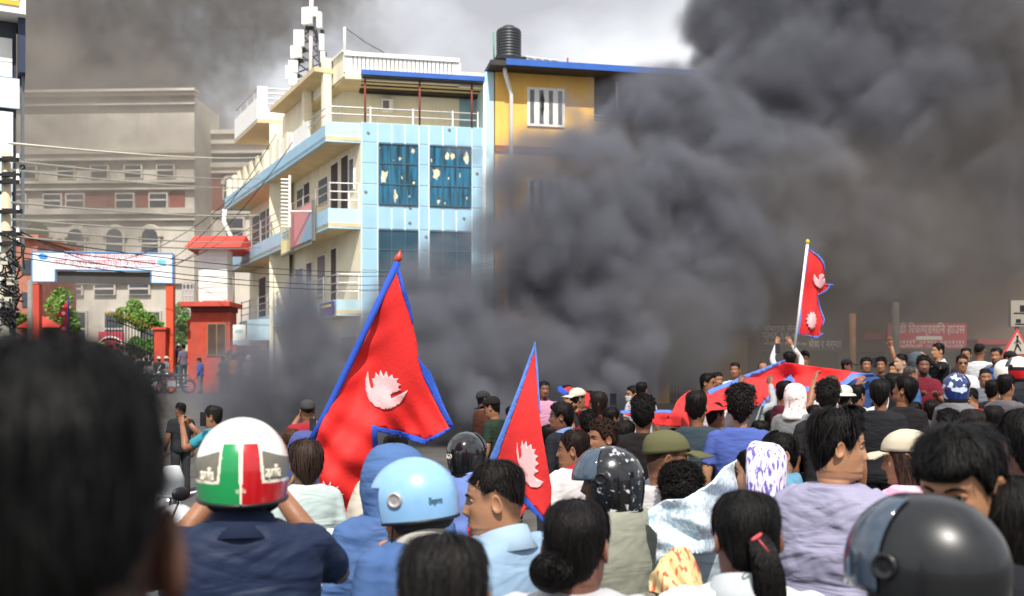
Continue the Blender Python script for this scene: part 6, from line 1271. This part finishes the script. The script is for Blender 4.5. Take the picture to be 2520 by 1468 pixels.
# ------------------------------------------------------------------ smoke
def smoke(name, label, bl, bmin, bmax, res, amps, wid, dens, colr, kmax=.5, warp=.5, mod=.5, anis=0.0):
    m = bpy.data.materials.new(name); m.use_nodes = True; t = m.node_tree; t.nodes.clear()
    o = t.nodes.new('ShaderNodeOutputMaterial'); pv = t.nodes.new('ShaderNodeVolumePrincipled'); t.links.new(pv.outputs[0], o.inputs['Volume'])
    pv.inputs['Color'].default_value = (*hexc(colr), 1); pv.inputs['Density'].default_value = 1.0; pv.inputs['Anisotropy'].default_value = anis
    g = bpy.data.node_groups.new(name, 'GeometryNodeTree'); g.interface.new_socket('Geometry', in_out='INPUT', socket_type='NodeSocketGeometry'); g.interface.new_socket('Geometry', in_out='OUTPUT', socket_type='NodeSocketGeometry')
    N = g.nodes; Lk = g.links.new; out = N.new('NodeGroupOutput'); vc = N.new('GeometryNodeVolumeCube'); vc.inputs['Min'].default_value = bmin; vc.inputs['Max'].default_value = bmax
    for i, a in enumerate('XYZ'): vc.inputs['Resolution '+a].default_value = res[i]
    pos = N.new('GeometryNodeInputPosition').outputs[0]
    def mth(op, a, b=None, c=None):
        n = N.new('ShaderNodeMath'); n.operation = op
        for i, v in enumerate((a, b, c)):
            if v is None: continue
            if isinstance(v, (int, float)): n.inputs[i].default_value = v
            else: Lk(v, n.inputs[i])
        return n.outputs[0]
    def noise(sc_, det=0, vec=pos):
        n = N.new('ShaderNodeTexNoise'); n.inputs['Scale'].default_value = sc_; n.inputs['Detail'].default_value = det; Lk(vec, n.inputs['Vector']); return n
    n = N.new('ShaderNodeVectorMath'); n.operation = 'SUBTRACT'; Lk(noise(.35, 2).outputs['Color'], n.inputs[0]); n.inputs[1].default_value = (.5, .5, .5)
    s = N.new('ShaderNodeVectorMath'); s.operation = 'SCALE'; Lk(n.outputs[0], s.inputs[0]); s.inputs['Scale'].default_value = warp*4
    p2 = N.new('ShaderNodeVectorMath'); Lk(pos, p2.inputs[0]); Lk(s.outputs[0], p2.inputs[1]); p2 = p2.outputs[0]
    field = None
    for x, y, d, r in bl:
        q = N.new('ShaderNodeVectorMath'); q.operation = 'DISTANCE'; Lk(p2, q.inputs[0]); q.inputs[1].default_value = tuple(W(x, y, d))
        v = mth('SUBTRACT', r/F*d, q.outputs['Value']); field = v if field is None else mth('SMOOTH_MAX', field, v, kmax)
    for sc_, am in amps:
        b = mth('ABSOLUTE', mth('MULTIPLY_ADD', noise(sc_, 1 if sc_ > 1 else 0, p2).outputs['Fac'], 2.0, -1.0)); field = mth('ADD', field, mth('MULTIPLY_ADD', b, am*2, -am*.35))
    mr = N.new('ShaderNodeMapRange'); mr.interpolation_type = 'SMOOTHSTEP'; Lk(field, mr.inputs[0])
    for i, v in enumerate((-wid, wid, 0.0, dens)): mr.inputs[i+1].default_value = v
    dn = mr.outputs[0]
    if mod: 
        k = N.new('ShaderNodeMapRange'); Lk(noise(.45, 3, p2).outputs['Fac'], k.inputs[0]); k.inputs[1].default_value = .35; k.inputs[2].default_value = .65; k.inputs[3].default_value = 1-mod; k.inputs[4].default_value = 1+mod; dn = mth('MULTIPLY', dn, k.outputs[0])
    Lk(dn, vc.inputs['Density']); sm = N.new('GeometryNodeSetMaterial'); sm.inputs['Material'].default_value = m; Lk(vc.outputs[0], sm.inputs[0]); Lk(sm.outputs[0], out.inputs[0])
    me = bpy.data.meshes.new(name); me.materials.append(m); ob = bpy.data.objects.new(name, me); col.objects.link(ob); md = ob.modifiers.new('volume', 'NODES'); md.node_group = g
    tag(ob, label, 'smoke', None, 'stuff'); return ob
BL = [(728,805,24,52),(750,870,24,60),(690,935,24,92),(620,990,23,92),(850,915,25,100),(540,1020,23,80),(780,1010,24,120),(960,800,26,90),(1045,770,26,70),(1110,830,26,115),(1230,560,27.5,62),(1222,700,27.5,70),(1240,430,27.5,48),(1225,830,27,80),(1000,920,25,150),(1150,950,25,150),(800,990,24,150),(1200,1020,25,140),
      (1262,640,26,60),(1250,500,26,42),(1250,760,26,70),(1310,440,26,85),(1350,410,26,85),(1430,385,26,80),(1290,560,26,85),(1345,540,26.6,95),(1370,610,26,160),(1470,500,27,150),(1290,710,26,85),(1330,820,26,130),(1520,680,27,170),(1500,830,26,160),(1400,940,25,120),(1590,480,28,130),(1560,300,29,85),(1640,330,29,90),(1720,420,29,150),(1700,620,28,190),(1650,790,27,140),
      (1850,60,31,160),(1800,270,30,120),(1960,230,31,210),(2120,60,32,270),(2320,200,32,280),(2150,350,31,230),(1900,480,30,210),(2100,560,31,220),(2330,480,32,230)]
smoke('smoke', 'thick billowing black smoke from the burning pile in front of the yellow building', BL, (-12, 17, 0), (19, 37, 19), (195, 112, 120), ((.45, .8), (1.0, .45), (2.2, .26)), (.46), 2.0, '#9496a0', kmax=.6, warp=.45, mod=.5)
BT = [(1900,850,26,230),(2150,800,27,260),(2380,780,27,260),(2300,560,28,260),(2480,350,29,300),(2500,100,29,300),(1750,900,25,160),(2050,640,27,260),(620,1000,25,90),(900,990,25,120),(1240,900,27,90)]
smoke('smoke', 'thin brown smoke drifting over the shops and the street at right', BT, (-12, 18, 0), (19, 36, 18), (78, 45, 45), ((.35, 1.2), (.9, .5)), .9, .115, '#9a938e', kmax=1.0, warp=.5, mod=.5)
BF = [(130,330,68,190),(-60,230,70,230),(330,340,70,150),(250,480,72,150),(520,420,74,130),(40,560,68,110),(265,760,55,24),(262,720,56,26),(268,690,57,30),(270,800,54,22),(120,640,62,110),(440,800,60,50)]
smoke('smoke', 'thin brown grey smoke in front of the campus building at left', BF, (-48, 50, 1), (-6, 78, 34), (105, 70, 84), ((.12, 4.0), (.3, 1.8), (.7, .7)), 2.5, .12, '#a59e96', kmax=2.0, warp=2.0, mod=.7)
BS = [(-80,120,112,330),(120,90,112,330),(330,20,114,290),(520,-20,114,230),(200,260,110,200),(700,-90,116,190),(420,210,112,150)]
smoke('smoke', 'dark smoke cloud filling the sky above the campus building at left', BS, (-85, 97, 20), (-5, 132, 62), (120, 52, 64), ((.07, 6.0), (.16, 3.0), (.4, 1.2)), 3.0, .095, '#86817c', kmax=3.0, warp=2.6, mod=.8)
